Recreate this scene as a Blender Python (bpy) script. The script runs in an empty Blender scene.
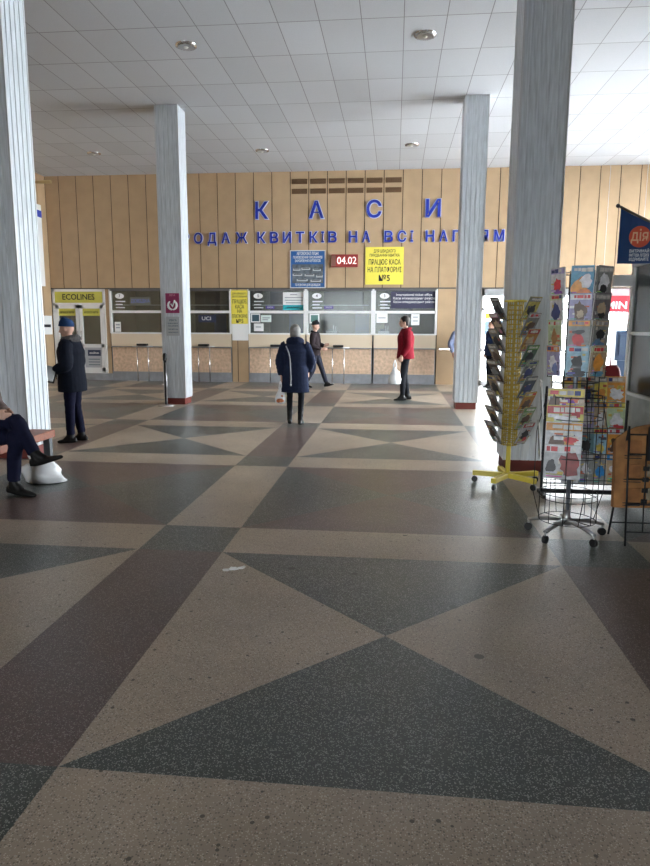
import bpy, bmesh, math, random
from mathutils import Vector, Matrix
random.seed(7)
C = bpy.context.scene.collection
sc = bpy.context.scene
PI = math.pi
def R(d): return math.radians(d)

# ------------------------------------------------------------ materials
MATS = {}
def mat(name, col, rough=.6, metal=0, var=0, scale=8, bump=0, bscale=60, emit=None, es=1, spec=.5, stretch=None):
    if name in MATS: return MATS[name]
    m = bpy.data.materials.new(name); m.use_nodes = True
    nt = m.node_tree; b = nt.nodes['Principled BSDF']
    b.inputs['Base Color'].default_value = (*col, 1)
    b.inputs['Roughness'].default_value = rough
    b.inputs['Metallic'].default_value = metal
    b.inputs['Specular IOR Level'].default_value = spec
    tc = nt.nodes.new('ShaderNodeTexCoord'); vec = tc.outputs['Object']
    if stretch:
        mp = nt.nodes.new('ShaderNodeMapping'); mp.inputs['Scale'].default_value = stretch
        nt.links.new(vec, mp.inputs[0]); vec = mp.outputs[0]
    if var:
        n = nt.nodes.new('ShaderNodeTexNoise'); n.inputs['Scale'].default_value = scale; n.inputs['Detail'].default_value = 5
        nt.links.new(vec, n.inputs['Vector'])
        r = nt.nodes.new('ShaderNodeValToRGB')
        r.color_ramp.elements[0].position = .3; r.color_ramp.elements[1].position = .7
        r.color_ramp.elements[0].color = (*[max(0, c*(1-var)) for c in col], 1)
        r.color_ramp.elements[1].color = (*[min(1, c*(1+var)) for c in col], 1)
        nt.links.new(n.outputs['Fac'], r.inputs[0]); nt.links.new(r.outputs[0], b.inputs['Base Color'])
    if bump:
        n = nt.nodes.new('ShaderNodeTexNoise'); n.inputs['Scale'].default_value = bscale
        nt.links.new(vec, n.inputs['Vector'])
        bp = nt.nodes.new('ShaderNodeBump'); bp.inputs['Strength'].default_value = bump; bp.inputs['Distance'].default_value = .01
        nt.links.new(n.outputs['Fac'], bp.inputs['Height']); nt.links.new(bp.outputs[0], b.inputs['Normal'])
    if emit:
        b.inputs['Emission Color'].default_value = (*emit, 1); b.inputs['Emission Strength'].default_value = es
    MATS[name] = m; return m

def terrazzo(name, base, chip, chipamt, pit, rough):
    m = bpy.data.materials.new(name); m.use_nodes = True; nt = m.node_tree; N = nt.nodes.new; L = nt.links.new
    b = nt.nodes['Principled BSDF']; b.inputs['Specular IOR Level'].default_value = .6; b.inputs['Coat Weight'].default_value = .4; b.inputs['Coat Roughness'].default_value = .33; tc = N('ShaderNodeTexCoord')
    n = N('ShaderNodeTexNoise'); n.inputs['Scale'].default_value = 1.3; n.inputs['Detail'].default_value = 6
    L(tc.outputs['Object'], n.inputs['Vector'])
    r = N('ShaderNodeValToRGB'); r.color_ramp.elements[0].position = .3; r.color_ramp.elements[1].position = .72
    r.color_ramp.elements[0].color = (*[c*.78 for c in base], 1); r.color_ramp.elements[1].color = (*[c*1.18 for c in base], 1)
    L(n.outputs['Fac'], r.inputs[0])
    col = r.outputs[0]
    def speck(scale, thr, colour, prev, dens):
        v = N('ShaderNodeTexVoronoi'); v.inputs['Scale'].default_value = scale; v.inputs['Randomness'].default_value = 1
        L(tc.outputs['Object'], v.inputs['Vector'])
        lt = N('ShaderNodeMath'); lt.operation = 'LESS_THAN'; lt.inputs[1].default_value = thr
        L(v.outputs['Distance'], lt.inputs[0])
        sp = N('ShaderNodeSeparateColor'); L(v.outputs['Color'], sp.inputs[0])
        l2 = N('ShaderNodeMath'); l2.operation = 'LESS_THAN'; l2.inputs[1].default_value = dens
        L(sp.outputs[0], l2.inputs[0])
        mu = N('ShaderNodeMath'); mu.operation = 'MULTIPLY'; L(lt.outputs[0], mu.inputs[0]); L(l2.outputs[0], mu.inputs[1])
        mx = N('ShaderNodeMix'); mx.data_type = 'RGBA'
        L(mu.outputs[0], mx.inputs[0]); L(prev, mx.inputs[6]); mx.inputs[7].default_value = (*colour, 1)
        return mx.outputs[2]
    col = speck(185, .44, chip, col, chipamt)
    col = speck(105, .38, [c*.75 for c in chip], col, chipamt*.5)
    col = speck(120, .42, [c*.45 for c in base], col, .3)
    if pit: col = speck(24, .20, [c*.22 for c in base], col, .10)
    col = speck(3.1, .075, [c*.2 for c in base], col, .35)
    L(col, b.inputs['Base Color'])
    n2 = N('ShaderNodeTexNoise'); n2.inputs['Scale'].default_value = 2.2; n2.inputs['Detail'].default_value = 4
    L(tc.outputs['Object'], n2.inputs['Vector'])
    mr = N('ShaderNodeMapRange'); mr.inputs[3].default_value = .31; mr.inputs[4].default_value = rough+.18
    L(n2.outputs['Fac'], mr.inputs[0]); L(mr.outputs[0], b.inputs['Roughness'])
    n3 = N('ShaderNodeTexNoise'); n3.inputs['Scale'].default_value = 9
    L(tc.outputs['Object'], n3.inputs['Vector'])
    bp = N('ShaderNodeBump'); bp.inputs['Strength'].default_value = .06; bp.inputs['Distance'].default_value = .01
    L(n3.outputs['Fac'], bp.inputs['Height']); L(bp.outputs[0], b.inputs['Normal'])
    return m
T_GREEN = terrazzo('terrazzo_green', (.042, .054, .050), (.38, .40, .37), .36, False, .27)
T_BEIGE = terrazzo('terrazzo_beige', (.39, .315, .24), (.66, .60, .50), .22, True, .28)
T_BROWN = terrazzo('terrazzo_brown', (.105, .064, .056), (.34, .29, .27), .25, False, .27)

def ceiling_mat():
    m = bpy.data.materials.new('ceiling_tiles'); m.use_nodes = True; nt = m.node_tree; N = nt.nodes.new; L = nt.links.new
    b = nt.nodes['Principled BSDF']; b.inputs['Roughness'].default_value = .85
    tc = N('ShaderNodeTexCoord'); sp = N('ShaderNodeSeparateXYZ'); L(tc.outputs['Object'], sp.inputs[0])
    def line(o, off, per, w):
        a = N('ShaderNodeMath'); a.operation = 'SUBTRACT'; L(o, a.inputs[0]); a.inputs[1].default_value = off
        d = N('ShaderNodeMath'); d.operation = 'DIVIDE'; L(a.outputs[0], d.inputs[0]); d.inputs[1].default_value = per
        f = N('ShaderNodeMath'); f.operation = 'FRACT'; L(d.outputs[0], f.inputs[0])
        s = N('ShaderNodeMath'); s.operation = 'SUBTRACT'; L(f.outputs[0], s.inputs[0]); s.inputs[1].default_value = .5
        ab = N('ShaderNodeMath'); ab.operation = 'ABSOLUTE'; L(s.outputs[0], ab.inputs[0])
        g = N('ShaderNodeMath'); g.operation = 'GREATER_THAN'; L(ab.outputs[0], g.inputs[0]); g.inputs[1].default_value = .5-w/per
        fl = N('ShaderNodeMath'); fl.operation = 'FLOOR'; L(d.outputs[0], fl.inputs[0])
        return g.outputs[0], fl.outputs[0]
    gx, fx = line(sp.outputs[0], .04, .57, .006); gy, fy = line(sp.outputs[1], 9.62, 1.1, .008)
    mx = N('ShaderNodeMath'); mx.operation = 'MAXIMUM'; L(gx, mx.inputs[0]); L(gy, mx.inputs[1])
    cb = N('ShaderNodeCombineXYZ'); L(fx, cb.inputs[0]); L(fy, cb.inputs[1])
    wn = N('ShaderNodeTexWhiteNoise'); wn.noise_dimensions = '2D'; L(cb.outputs[0], wn.inputs[0])
    mr = N('ShaderNodeMapRange'); mr.inputs[3].default_value = .93; mr.inputs[4].default_value = 1.04; L(wn.outputs[0], mr.inputs[0])
    ns = N('ShaderNodeTexNoise'); ns.inputs['Scale'].default_value = 90; L(tc.outputs['Object'], ns.inputs['Vector'])
    mr2 = N('ShaderNodeMapRange'); mr2.inputs[3].default_value = .9; mr2.inputs[4].default_value = 1.1; L(ns.outputs[0], mr2.inputs[0])
    mu = N('ShaderNodeMath'); mu.operation = 'MULTIPLY'; L(mr.outputs[0], mu.inputs[0]); L(mr2.outputs[0], mu.inputs[1])
    vm = N('ShaderNodeVectorMath'); vm.operation = 'SCALE'; vm.inputs[0].default_value = (.54, .55, .58); L(mu.outputs[0], vm.inputs['Scale'])
    mix = N('ShaderNodeMix'); mix.data_type = 'RGBA'; L(mx.outputs[0], mix.inputs[0]); L(vm.outputs[0], mix.inputs[6]); mix.inputs[7].default_value = (.24, .24, .25, 1)
    L(mix.outputs[2], b.inputs['Base Color'])
    return m

def glass_mat(name, tint=(.9, .95, .95), refl=.12, rough=.03):
    m = bpy.data.materials.new(name); m.use_nodes = True; nt = m.node_tree; nt.nodes.clear(); N = nt.nodes.new; L = nt.links.new
    o = N('ShaderNodeOutputMaterial'); t = N('ShaderNodeBsdfTransparent'); t.inputs[0].default_value = (*tint, 1)
    g = N('ShaderNodeBsdfGlossy'); g.inputs['Roughness'].default_value = rough
    fr = N('ShaderNodeFresnel'); fr.inputs[0].default_value = 1.45
    ad = N('ShaderNodeMath'); ad.operation = 'ADD'; ad.inputs[1].default_value = refl; L(fr.outputs[0], ad.inputs[0])
    mx = N('ShaderNodeMixShader'); L(ad.outputs[0], mx.inputs[0]); L(t.outputs[0], mx.inputs[1]); L(g.outputs[0], mx.inputs[2]); L(mx.outputs[0], o.inputs[0])
    return m
GLASS = glass_mat('window_glass', (.8, .86, .84), .10, .28); GLASS_OUT = glass_mat('shopfront_glass', (.95, .97, .97), .02); GLASS_DUSTY = glass_mat('dusty_glass', (.72, .80, .76), .0, .2)
WALLC = mat('tan_wall_panel', (.46, .32, .19), .55, var=.06, scale=3)
GROOVE = mat('panel_groove', (.06, .04, .025), .9)
PLASTER = mat('grey_plaster', (.5, .5, .5), .9, var=.05)
COLM = mat('corrugated_cladding', (.60, .64, .68), .45, var=.16, scale=5, stretch=(9, 9, .7))
PLINTH = mat('red_brown_plinth', (.17, .028, .02), .5)
WHITE = mat('white_plastic', (.8, .8, .8), .4)
ALU = mat('aluminium', (.62, .64, .66), .35, .6)
STEEL = mat('steel', (.55, .56, .58), .3, .9)
CHROME = mat('chrome', (.7, .7, .72), .15, 1)
BLACK = mat('black_plastic', (.012, .012, .013), .5)
BLACKM = mat('black_wire', (.02, .022, .025), .45, .3)
YELM = mat('yellow_paint', (.72, .58, .08), .45)
YELW = mat('yellow_wire', (.50, .36, .05), .5)
PEACH = mat('peach_marble', (.66, .47, .33), .45, var=.2, scale=14)
CREAM = mat('cream_fascia', (.72, .60, .45), .5)
GREYB = mat('grey_plinth_stone', (.27, .28, .30), .6, var=.12, scale=6)
BLUEL = mat('blue_letter_face', (.012, .035, .38), .4)
LETSIDE = mat('letter_edge', (.45, .50, .70), .5)
PAPER = mat('white_paper', (.82, .82, .82), .8)
INK = mat('black_ink', (.015, .015, .02), .8)
YPOST = mat('yellow_poster', (.86, .74, .10), .7)
BPOST = mat('blue_poster', (.02, .11, .33), .6)
TEAL = mat('teal_band', (.03, .42, .50), .6)
REDS = mat('red_sign', (.62, .03, .05), .5)
MAG_ = mat('magenta_poster', (.28, .02, .10), .6)
WOOD = mat('red_brown_wood', (.26, .075, .035), .45, var=.25, scale=4, stretch=(1, 8, 8))
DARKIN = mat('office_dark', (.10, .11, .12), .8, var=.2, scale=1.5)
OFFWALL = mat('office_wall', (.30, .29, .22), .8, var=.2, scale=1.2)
BLINDB = mat('blue_blind', (.08, .14, .35), .8)
GREYTXT = mat('pale_lettering', (.75, .77, .82), .7)
SKIN = mat('skin', (.60, .36, .27), .55)
EYE = mat('eye_dark', (.02, .015, .012), .3)
LIP = mat('lips', (.42, .15, .13), .5)
PLASTB = mat('plastic_bag_white', (.80, .81, .83), .35, bump=.6, bscale=14)

# ------------------------------------------------------------ mesh builder
class MB:
    def __init__(s): s.bm = bmesh.new(); s.m = []
    def mi(s, m):
        if m not in s.m: s.m.append(m)
        return s.m.index(m)
    def box(s, c, d, m, rot=None, bev=0):
        r = bmesh.ops.create_cube(s.bm, size=1, matrix=Matrix.Translation(c) @ (rot.to_4x4() if rot else Matrix()) @ Matrix.Diagonal((*d, 1)))
        fs = set(f for v in r['verts'] for f in v.link_faces); i = s.mi(m)
        for f in fs: f.material_index = i
        if bev:
            es = list(set(e for v in r['verts'] for e in v.link_edges))
            rb = bmesh.ops.bevel(s.bm, geom=es, offset=bev, segments=2, affect='EDGES', profile=.5)
            for f in rb['faces']: f.material_index = i
        return s
    def bb(s, x0, x1, y0, y1, z0, z1, m, bev=0): return s.box(((x0+x1)/2, (y0+y1)/2, (z0+z1)/2), (abs(x1-x0), abs(y1-y0), abs(z1-z0)), m, bev=bev)
    def poly(s, vs, m):
        f = s.bm.faces.new([s.bm.verts.new(v) for v in vs]); f.material_index = s.mi(m); return s
    def loft(s, pts, rad, m, n=12, ref=(1, 0, 0), sub=0, power=1, cap=True):
        # pts centre line, rad list of r or (a along ref side, b other)
        pts = [Vector(p) for p in pts]; rad = [(r, r) if not hasattr(r, '__len__') else tuple(r) for r in rad]
        if sub:
            P2, R2 = [], []
            k = len(pts)
            for i in range(k-1):
                p0 = pts[max(i-1, 0)]; p1 = pts[i]; p2 = pts[i+1]; p3 = pts[min(i+2, k-1)]
                for j in range(sub):
                    t = j/sub
                    P2.append(.5*((2*p1)+(p2-p0)*t+(2*p0-5*p1+4*p2-p3)*t*t+(-p0+3*p1-3*p2+p3)*t**3))
                    ts = t*t*(3-2*t)
                    R2.append(tuple(rad[i][q]*(1-ts)+rad[i+1][q]*ts for q in (0, 1)))
            P2.append(pts[-1]); R2.append(rad[-1]); pts, rad = P2, R2
        rings = []; ref = Vector(ref).normalized(); i = s.mi(m); k = len(pts)
        for a in range(k):
            t = (pts[min(a+1, k-1)]-pts[max(a-1, 0)])
            if t.length < 1e-9: t = Vector((0, 0, 1))
            t.normalize()
            u = ref-t*ref.dot(t)
            if u.length < .05: u = Vector((0, 1, 0))-t*t.y
            if u.length < .05: u = Vector((0, 0, 1))-t*t.z
            u.normalize(); v = t.cross(u)
            ring = []
            for j in range(n):
                an = 2*PI*j/n; ca, sa = math.cos(an), math.sin(an)
                if power != 1: ca = math.copysign(abs(ca)**power, ca); sa = math.copysign(abs(sa)**power, sa)
                ring.append(s.bm.verts.new(pts[a]+u*ca*rad[a][0]+v*sa*rad[a][1]))
            rings.append(ring)
        for a in range(k-1):
            for j in range(n):
                f = s.bm.faces.new((rings[a][j], rings[a][(j+1) % n], rings[a+1][(j+1) % n], rings[a+1][j])); f.material_index = i; f.smooth = True
        if cap:
            f = s.bm.faces.new(rings[0][::-1]); f.material_index = i
            f = s.bm.faces.new(rings[-1]); f.material_index = i
        return s
    def tube(s, pts, r, m, n=6, closed=False):
        if closed: pts = list(pts)+[pts[0], pts[1]]
        return s.loft(pts, [r]*len(pts), m, n)
    def ring(s, c, rad, r, m, n=6, k=20):
        return s.tube([(c[0]+rad*math.cos(2*PI*i/k), c[1]+rad*math.sin(2*PI*i/k), c[2]) for i in range(k+1)], r, m, n)
    def ball(s, c, r, m, u=12, v=8, scale=(1, 1, 1), rot=None):
        mt = Matrix.Translation(c) @ (rot.to_4x4() if rot else Matrix()) @ Matrix.Diagonal((*scale, 1))
        q = bmesh.ops.create_uvsphere(s.bm, u_segments=u, v_segments=v, radius=r, matrix=mt); i = s.mi(m)
        for f in set(f for w in q['verts'] for f in w.link_faces): f.material_index = i; f.smooth = True
        return s
    def text(s, body, size, m, origin, width=None, ext=.002, align='CENTER', rz=0, tilt=90, sx=1, bold=.010):
        cu = bpy.data.curves.new('t', 'FONT'); cu.body = body; cu.size = size; cu.extrude = ext; cu.align_x = align; cu.align_y = 'CENTER'; cu.resolution_u = 3; cu.offset = bold*size
        o = bpy.data.objects.new('t', cu); C.objects.link(o); dg = bpy.context.evaluated_depsgraph_get(); dg.update()
        me = bpy.data.meshes.new_from_object(o.evaluated_get(dg)); bpy.data.objects.remove(o); bpy.data.curves.remove(cu)
        if not me.vertices: return s
        xs = [v.co.x for v in me.vertices]; w = max(xs)-min(xs)
        k = (width/w) if width else sx
        M = Matrix.Translation(origin) @ Matrix.Rotation(rz, 4, 'Z') @ Matrix.Rotation(R(tilt), 4, 'X') @ Matrix.Diagonal((k, 1, 1, 1))
        me.transform(M); n0 = len(s.bm.faces); s.bm.from_mesh(me); s.bm.faces.ensure_lookup_table(); i = s.mi(m)
        for f in s.bm.faces[n0:]: f.material_index = i
        bpy.data.meshes.remove(me); return s
    def build(s, name, parent=None, loc=None, smooth=None, weld=False):
        if weld: bmesh.ops.remove_doubles(s.bm, verts=s.bm.verts, dist=1e-5)
        me = bpy.data.meshes.new(name); s.bm.to_mesh(me); s.bm.free()
        for m in s.m: me.materials.append(m)
        o = bpy.data.objects.new(name, me); C.objects.link(o)
        if parent: o.parent = parent
        if loc is not None: o.location = loc
        return o
def bake_remesh(o, voxel, smooth=4, disp=None):
    md = o.modifiers.new('r', 'REMESH'); md.mode = 'VOXEL'; md.voxel_size = voxel; md.use_smooth_shade = True
    if smooth: sm = o.modifiers.new('s', 'SMOOTH'); sm.iterations = smooth; sm.factor = .5
    dg = bpy.context.evaluated_depsgraph_get(); dg.update()
    me = bpy.data.meshes.new_from_object(o.evaluated_get(dg)); mats = list(o.data.materials)
    old = o.data; o.modifiers.clear(); o.data = me; me.name = o.name
    if not me.materials:
        for m in mats: me.materials.append(m)
    for p in me.polygons: p.use_smooth = True
    bpy.data.meshes.remove(old); return o
def tag(o, label=None, cat=None, group=None, kind=None):
    if label: o['label'] = label
    if cat: o['category'] = cat
    if group: o['group'] = group
    if kind: o['kind'] = kind
    return o
def thing(name, label, cat, loc=(0, 0, 0), rz=0, group=None):
    o = bpy.data.objects.new(name, None); C.objects.link(o); o.location = loc; o.rotation_euler = (0, 0, rz)
    o.empty_display_size = .1
    return tag(o, label, cat, group)
def copy_tree(o, parent=None):
    c = o.copy(); C.objects.link(c); c.parent = parent
    for ch in list(o.children): copy_tree(ch, c)
    return c
def st(o): o['kind'] = 'structure'; return o

# ------------------------------------------------------------ setting
HC = 5.63; WY = 18.28; XL = -9.76; XR = 7.6; YB = -5
# floor: terrazzo pattern
f = MB()
cx = [XL-.0]; ks = range(-4, 5)
xs = []
for k in range(-3, 4): xs += [(-1.76+2.89*k, -1.16+2.89*k)]
ysr = []
for j in range(-4, 6): ysr += [(4.30+2.85*j, 4.87+2.85*j)]
def quad(x0, x1, y0, y1, m): f.poly([(x0, y0, 0), (x1, y0, 0), (x1, y1, 0), (x0, y1, 0)], m)
def cl(v, a, b): return max(a, min(b, v))
for i, (a, b) in enumerate(xs):
    nx = xs[i+1][0] if i+1 < len(xs) else b+2.29
    for j, (c, d) in enumerate(ysr):
        ny = ysr[j+1][0] if j+1 < len(ysr) else d+2.28
        par = (j-4+1) % 2          # 0: brown band rows, 1: beige band rows   (j=3 strip ends 2.02)
        row_even = (j-3) % 2 == 0
        quad(a, b, c, d, T_GREEN)                       # crossing
        quad(b, nx, c, d, T_BEIGE)                      # cross band
        quad(a, b, d, ny, T_BROWN if row_even else T_BEIGE)
        mx_, my_ = (b+nx)/2, (d+ny)/2
        A, B_, C_, D = (b, d, 0), (nx, d, 0), (nx, ny, 0), (b, ny, 0); M_ = (mx_, my_, 0)
        tb = T_GREEN if row_even else T_BROWN; lr = T_BEIGE if row_even else T_GREEN
        f.poly([A, B_, M_], tb); f.poly([C_, D, M_], tb); f.poly([B_, C_, M_], lr); f.poly([D, A, M_], lr)
st(f.build('floor', weld=True))
# outdoor ground, made near-white to bounce daylight up to the ceiling
g = MB(); PAVE = mat('pale_bounce_ground', (.78, .79, .80), .9, var=.1, scale=2)
g.poly([(-60, -60, -.06), (80, -60, -.06), (80, 90, -.06), (-60, 90, -.06)], PAVE); g2 = g.build('ground'); st(g2)
c = MB(); c.poly([(XL-.2, YB-.2, HC), (XL-.2, WY+2.6, HC), (XR+.2, WY+2.6, HC), (XR+.2, YB-.2, HC)], ceiling_mat())
c.bb(XL-.3, XR+.3, YB-.3, WY+2.7, HC+.01, HC+.25, PLASTER)
st(c.build('ceiling'))
# back wall: panelled upper part
w = MB(); TH = .14
def panels(w, x0, x1, z0, z1, y=WY):
    w.bb(x0, x1, y+.012, y+TH, z0, z1, GROOVE)
    k0 = math.ceil((x0+2.86)/.5-1e-6); e = [x0]+[-2.86+.5*k for k in range(k0, k0+80) if x0+.02 < -2.86+.5*k < x1-.02]+[x1]
    for a, b in zip(e, e[1:]):
        w.bb(a+.011, b-.011, y, y+.015, z0, z1, WALLC)
panels(w, XL, XR, 2.60, HC); panels(w, -4.53, -4.05, .0, 2.58); panels(w, 1.13, 2.3, 0.97, 2.58); panels(w, 1.13, 2.3, 0, .95)
panels(w, -8.17, -8.04, 0, 2.58)
w.bb(XL, XR, WY-.01, WY+TH, 2.565, 2.60, mat('dark_trim', (.08, .075, .07), .6))
st(w.build('wall_back'))
# left wall, dark tan panels
w = MB(); w.bb(XL-.15, XL-.012, YB, WY+TH, 0, HC, GROOVE)
y = WY-.5
w.bb(XL-.015, XL, WY-.42, WY, 0, HC, WALLC)
while y > YB:
    w.bb(XL-.015, XL, max(y-.42, YB), y+.06, 0, HC, WALLC); y -= .5
st(w.build('wall_left'))
# right wall with large daylight windows
w = MB()
w.bb(XR, XR+.2, YB, WY+.2, 0, .2, WALLC); w.bb(XR, XR+.2, YB, WY+.2, 5.3, HC, WALLC); w.bb(XR, XR+.2, YB, 10.2, .2, 5.3, WALLC); w.bb(XR, XR+.2, 18.0, WY+.2, .2, 5.3, WALLC)
st(w.build('wall_right'))
for n, (a, b) in enumerate([(10.2, 12.8), (12.8, 15.4), (15.4, 18.0)]):
    fr = MB()
    for yy in (a+.04, (a+b)/2, b-.04): fr.bb(XR+.04, XR+.12, yy-.04, yy+.04, .2, 5.3, WHITE)
    for zz in (.24, 3.4, 5.26): fr.bb(XR+.04, XR+.12, a, b, zz-.04, zz+.04, WHITE)
    o = st(fr.build('window_%d' % (n+1)))
    gl = MB(); gl.bb(XR+.075, XR+.085, a+.08, b-.08, .28, 5.22, GLASS_OUT); gl.build('pane', o)
# rear wall (behind the viewer) with a glazed opening added to light the column fronts
w = MB(); w.bb(XL, XR, YB-.2, YB, 2.3, HC, PLASTER); w.bb(XL, -4.0, YB-.2, YB, 0, 2.3, PLASTER); w.bb(-1.1, XR, YB-.2, YB, 0, 2.3, PLASTER)
st(w.build('wall_front'))
fr = MB()
for xx in (-3.96, -2.55, -1.14): fr.bb(xx-.04, xx+.04, YB-.14, YB-.06, 0, 2.3, ALU)
fr.bb(-4.0, -1.1, YB-.14, YB-.06, 2.22, 2.3, ALU)
o = st(fr.build('window_4')); gl = MB(); gl.bb(-3.92, -1.18, YB-.105, YB-.095, .02, 2.2, GLASS_OUT); gl.build('pane', o)

# glazed shopfront at right end of the back wall
fr = MB()
for xx in (2.33, 3.55, 4.8, 6.1, 7.5): fr.bb(xx-.035, xx+.035, WY+.02, WY+.10, 0, 2.56, WHITE)
fr.bb(2.3, XR, WY+.02, WY+.10, 2.38, 2.56, ALU); fr.bb(2.3, XR, WY+.02, WY+.10, 2.0, 2.06, WHITE); fr.bb(2.3, XR, WY+.02, WY+.10, 0, .12, WHITE)
fr.bb(2.3, XR, WY+.02, WY+.10, .92, .97, WHITE)
o = st(fr.build('window_5')); gl = MB(); gl.bb(2.36, XR-.04, WY+.055, WY+.063, .1, 2.5, GLASS_OUT); gl.build('pane', o)
gl = MB(); gl.bb(2.4, 3.5, WY+.045, WY+.053, 1.78, 1.93, YPOST); gl.bb(2.4, 3.5, WY+.045, WY+.053, 1.35, 1.72, mat('pale_blue_film', (.35, .5, .65), .6)); gl.build('sticker_band', o)

# ------------------------------------------------------------ columns
def column(x0, x1, y0, y1, label):
    cxm, cym = (x0+x1)/2, (y0+y1)/2; hx, hy = (x1-x0)/2, (y1-y0)/2
    root = thing('column', label, 'column', (cxm, cym, 0), group='corrugated square columns')
    pts = []
    def side(ax, ay, bx, by):
        L_ = math.hypot(bx-ax, by-ay); n = 5; ux, uy = (bx-ax)/L_, (by-ay)/L_; nx_, ny_ = uy, -ux   # outward normal for ccw
        seg = L_/n
        for i in range(n):
            s0 = i*seg
            for t, dpt in ((.0, 0), (.78, 0), (.82, -.010), (.96, -.010)):
                q = s0+t*seg; pts.append((ax+ux*q+nx_*dpt, ay+uy*q+ny_*dpt))
    side(-hx, -hy, hx, -hy); side(hx, -hy, hx, hy); side(hx, hy, -hx, hy); side(-hx, hy, -hx, -hy)
    mb = MB(); m = mb.mi(COLM)
    lo = [mb.bm.verts.new((p[0], p[1], .13)) for p in pts]; hi = [mb.bm.verts.new((p[0], p[1], HC)) for p in pts]
    for i in range(len(pts)):
        j = (i+1) % len(pts); mb.bm.faces.new((lo[i], lo[j], hi[j], hi[i])).material_index = m
    mb.bm.faces.new(lo[::-1]); mb.build('cladding', root)
    tr = MB()
    for sx in (-1, 1):
        for sy in (-1, 1): tr.box((sx*(hx-.006), sy*(hy-.006), (HC+.13)/2), (.022, .022, HC-.13), ALU)
    tr.build('corner_trim', root)
    pl = MB(); pl.bb(-hx+.02, hx-.02, -hy+.02, hy-.02, 0, .13, PLINTH); pl.build('plinth', root)
    return root
column(-4.72, -4.22, 7.2, 7.68, 'corrugated pale column at the left edge, beside the wooden bench')
column(-4.56, -4.12, 12.75, 13.2, 'corrugated grey column carrying the magenta poster and grey notice')
column(1.17, 1.59, 12.75, 13.2, 'corrugated grey column standing behind the man in the red jacket')
column(1.20, 1.67, 7.2, 7.65, 'dark grey corrugated column behind the yellow magazine rack')

# ------------------------------------------------------------ ceiling lights
def downlight():
    root = thing('ceiling_light', '', 'ceiling light', group='round recessed ceiling lights')
    r = MB(); r.loft([(0, 0, 0), (0, 0, -.02), (0, 0, -.03)], [.16, .155, .12], CHROME, 24, cap=False); r.build('rim', root)
    r = MB(); r.loft([(0, 0, -.028), (0, 0, -.005)], [.125, .07], mat('lamp_reflector', (.35, .35, .36), .3, .8), 20); r.build('reflector', root)
    r = MB(); r.ball((0, 0, -.028), .035, mat('bulb_unlit', (.75, .75, .72), .3), scale=(1, 1, .6)); r.build('bulb', root)
    return root
dl = downlight()
for i, (x, y, l) in enumerate([(-3.14, 10.22, 'round chrome ceiling light nearest the camera on the left side of the ceiling'), (.34, 10.18, 'round chrome ceiling light nearest the camera on the right side of the ceiling'),
    (-7.25, 16.0, 'far ceiling light left of the poster column'), (-3.18, 16.1, 'far ceiling light just above the big letter К'), (.3, 15.9, 'far ceiling light above the letters С and И')]):
    o = dl if i == 0 else copy_tree(dl); o.location = (x, y, HC-.001); o['label'] = l
# ------------------------------------------------------------ wall lettering
def letter(ch, x, z, h, label, grp, base_w):
    mb = MB(); mb.text(ch, h*1.37, BLUEL, (0, -.036, h/2), ext=.004, width=base_w, bold=.016)
    mb.text(ch, h*1.37, LETSIDE, (0, -.016, h/2), ext=.014, width=base_w*1.12, bold=.05)
    o = mb.build('wall_letter', loc=(x, WY, z)); tag(o, label, 'letter', grp)
for ch, x0, x1 in (('К', -3.83, -3.48), ('А', -2.35, -1.95), ('С', -.81, -.42), ('И', .75, 1.13)):
    letter(ch, (x0+x1)/2, 4.39, .43, 'large blue letter %s of the word КАСИ on the tan wall' % ch, 'large wall letters', x1-x0)
LINE = [('ПРОДАЖ', -6.37, -3.95), ('КВИТКІВ', -3.84, -1.54), ('НА', -1.335, -.635), ('ВСІ', -.40, .48), ('НАПРЯМКИ', .70, 3.58)]
wts = {'І': .45, 'Ж': 1.3, 'М': 1.15}
ordw = ['first', 'second', 'third']
for word, x0, x1 in LINE:
    tot = sum(wts.get(c_, 1) for c_ in word); pos = 0; seen = {}
    pitch = (x1-x0)/tot
    for c_ in word:
        wd = wts.get(c_, 1); cxx = x0+(pos+wd/2)*pitch; pos += wd
        seen[c_] = seen.get(c_, 0)+1
        pre = (ordw[seen[c_]-1]+' ') if word.count(c_) > 1 else ''
        letter(c_, cxx, 3.77, .275, 'small blue letter %s, %sin the word %s below КАСИ' % (c_, pre, word), 'small wall letters', pitch*wd*.62 if c_ != 'І' else .075)

# vents
VB = mat('vent_brown', (.10, .05, .02), .7)
ii = 0
for row, z in enumerate((5.37, 5.12)):
    for k in range(6):
        x = -2.86+.5*k+.25; mb = MB(); mb.box((0, -.004, 0), (.42, .012, .13), VB)
        for q in range(4): mb.box((0, -.013, -.045+q*.03), (.40, .012, .009), mat('vent_slat', (.18, .10, .045), .6), rot=Matrix.Rotation(R(30), 3, 'X'))
        o = mb.build('wall_vent', loc=(x, WY, z))
        tag(o, '%s slotted brown vent from the left, %s row, above КАСИ' % (['first', 'second', 'third', 'fourth', 'fifth', 'sixth'][k], ['upper', 'lower'][row]), 'vent', 'brown wall vents')

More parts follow.
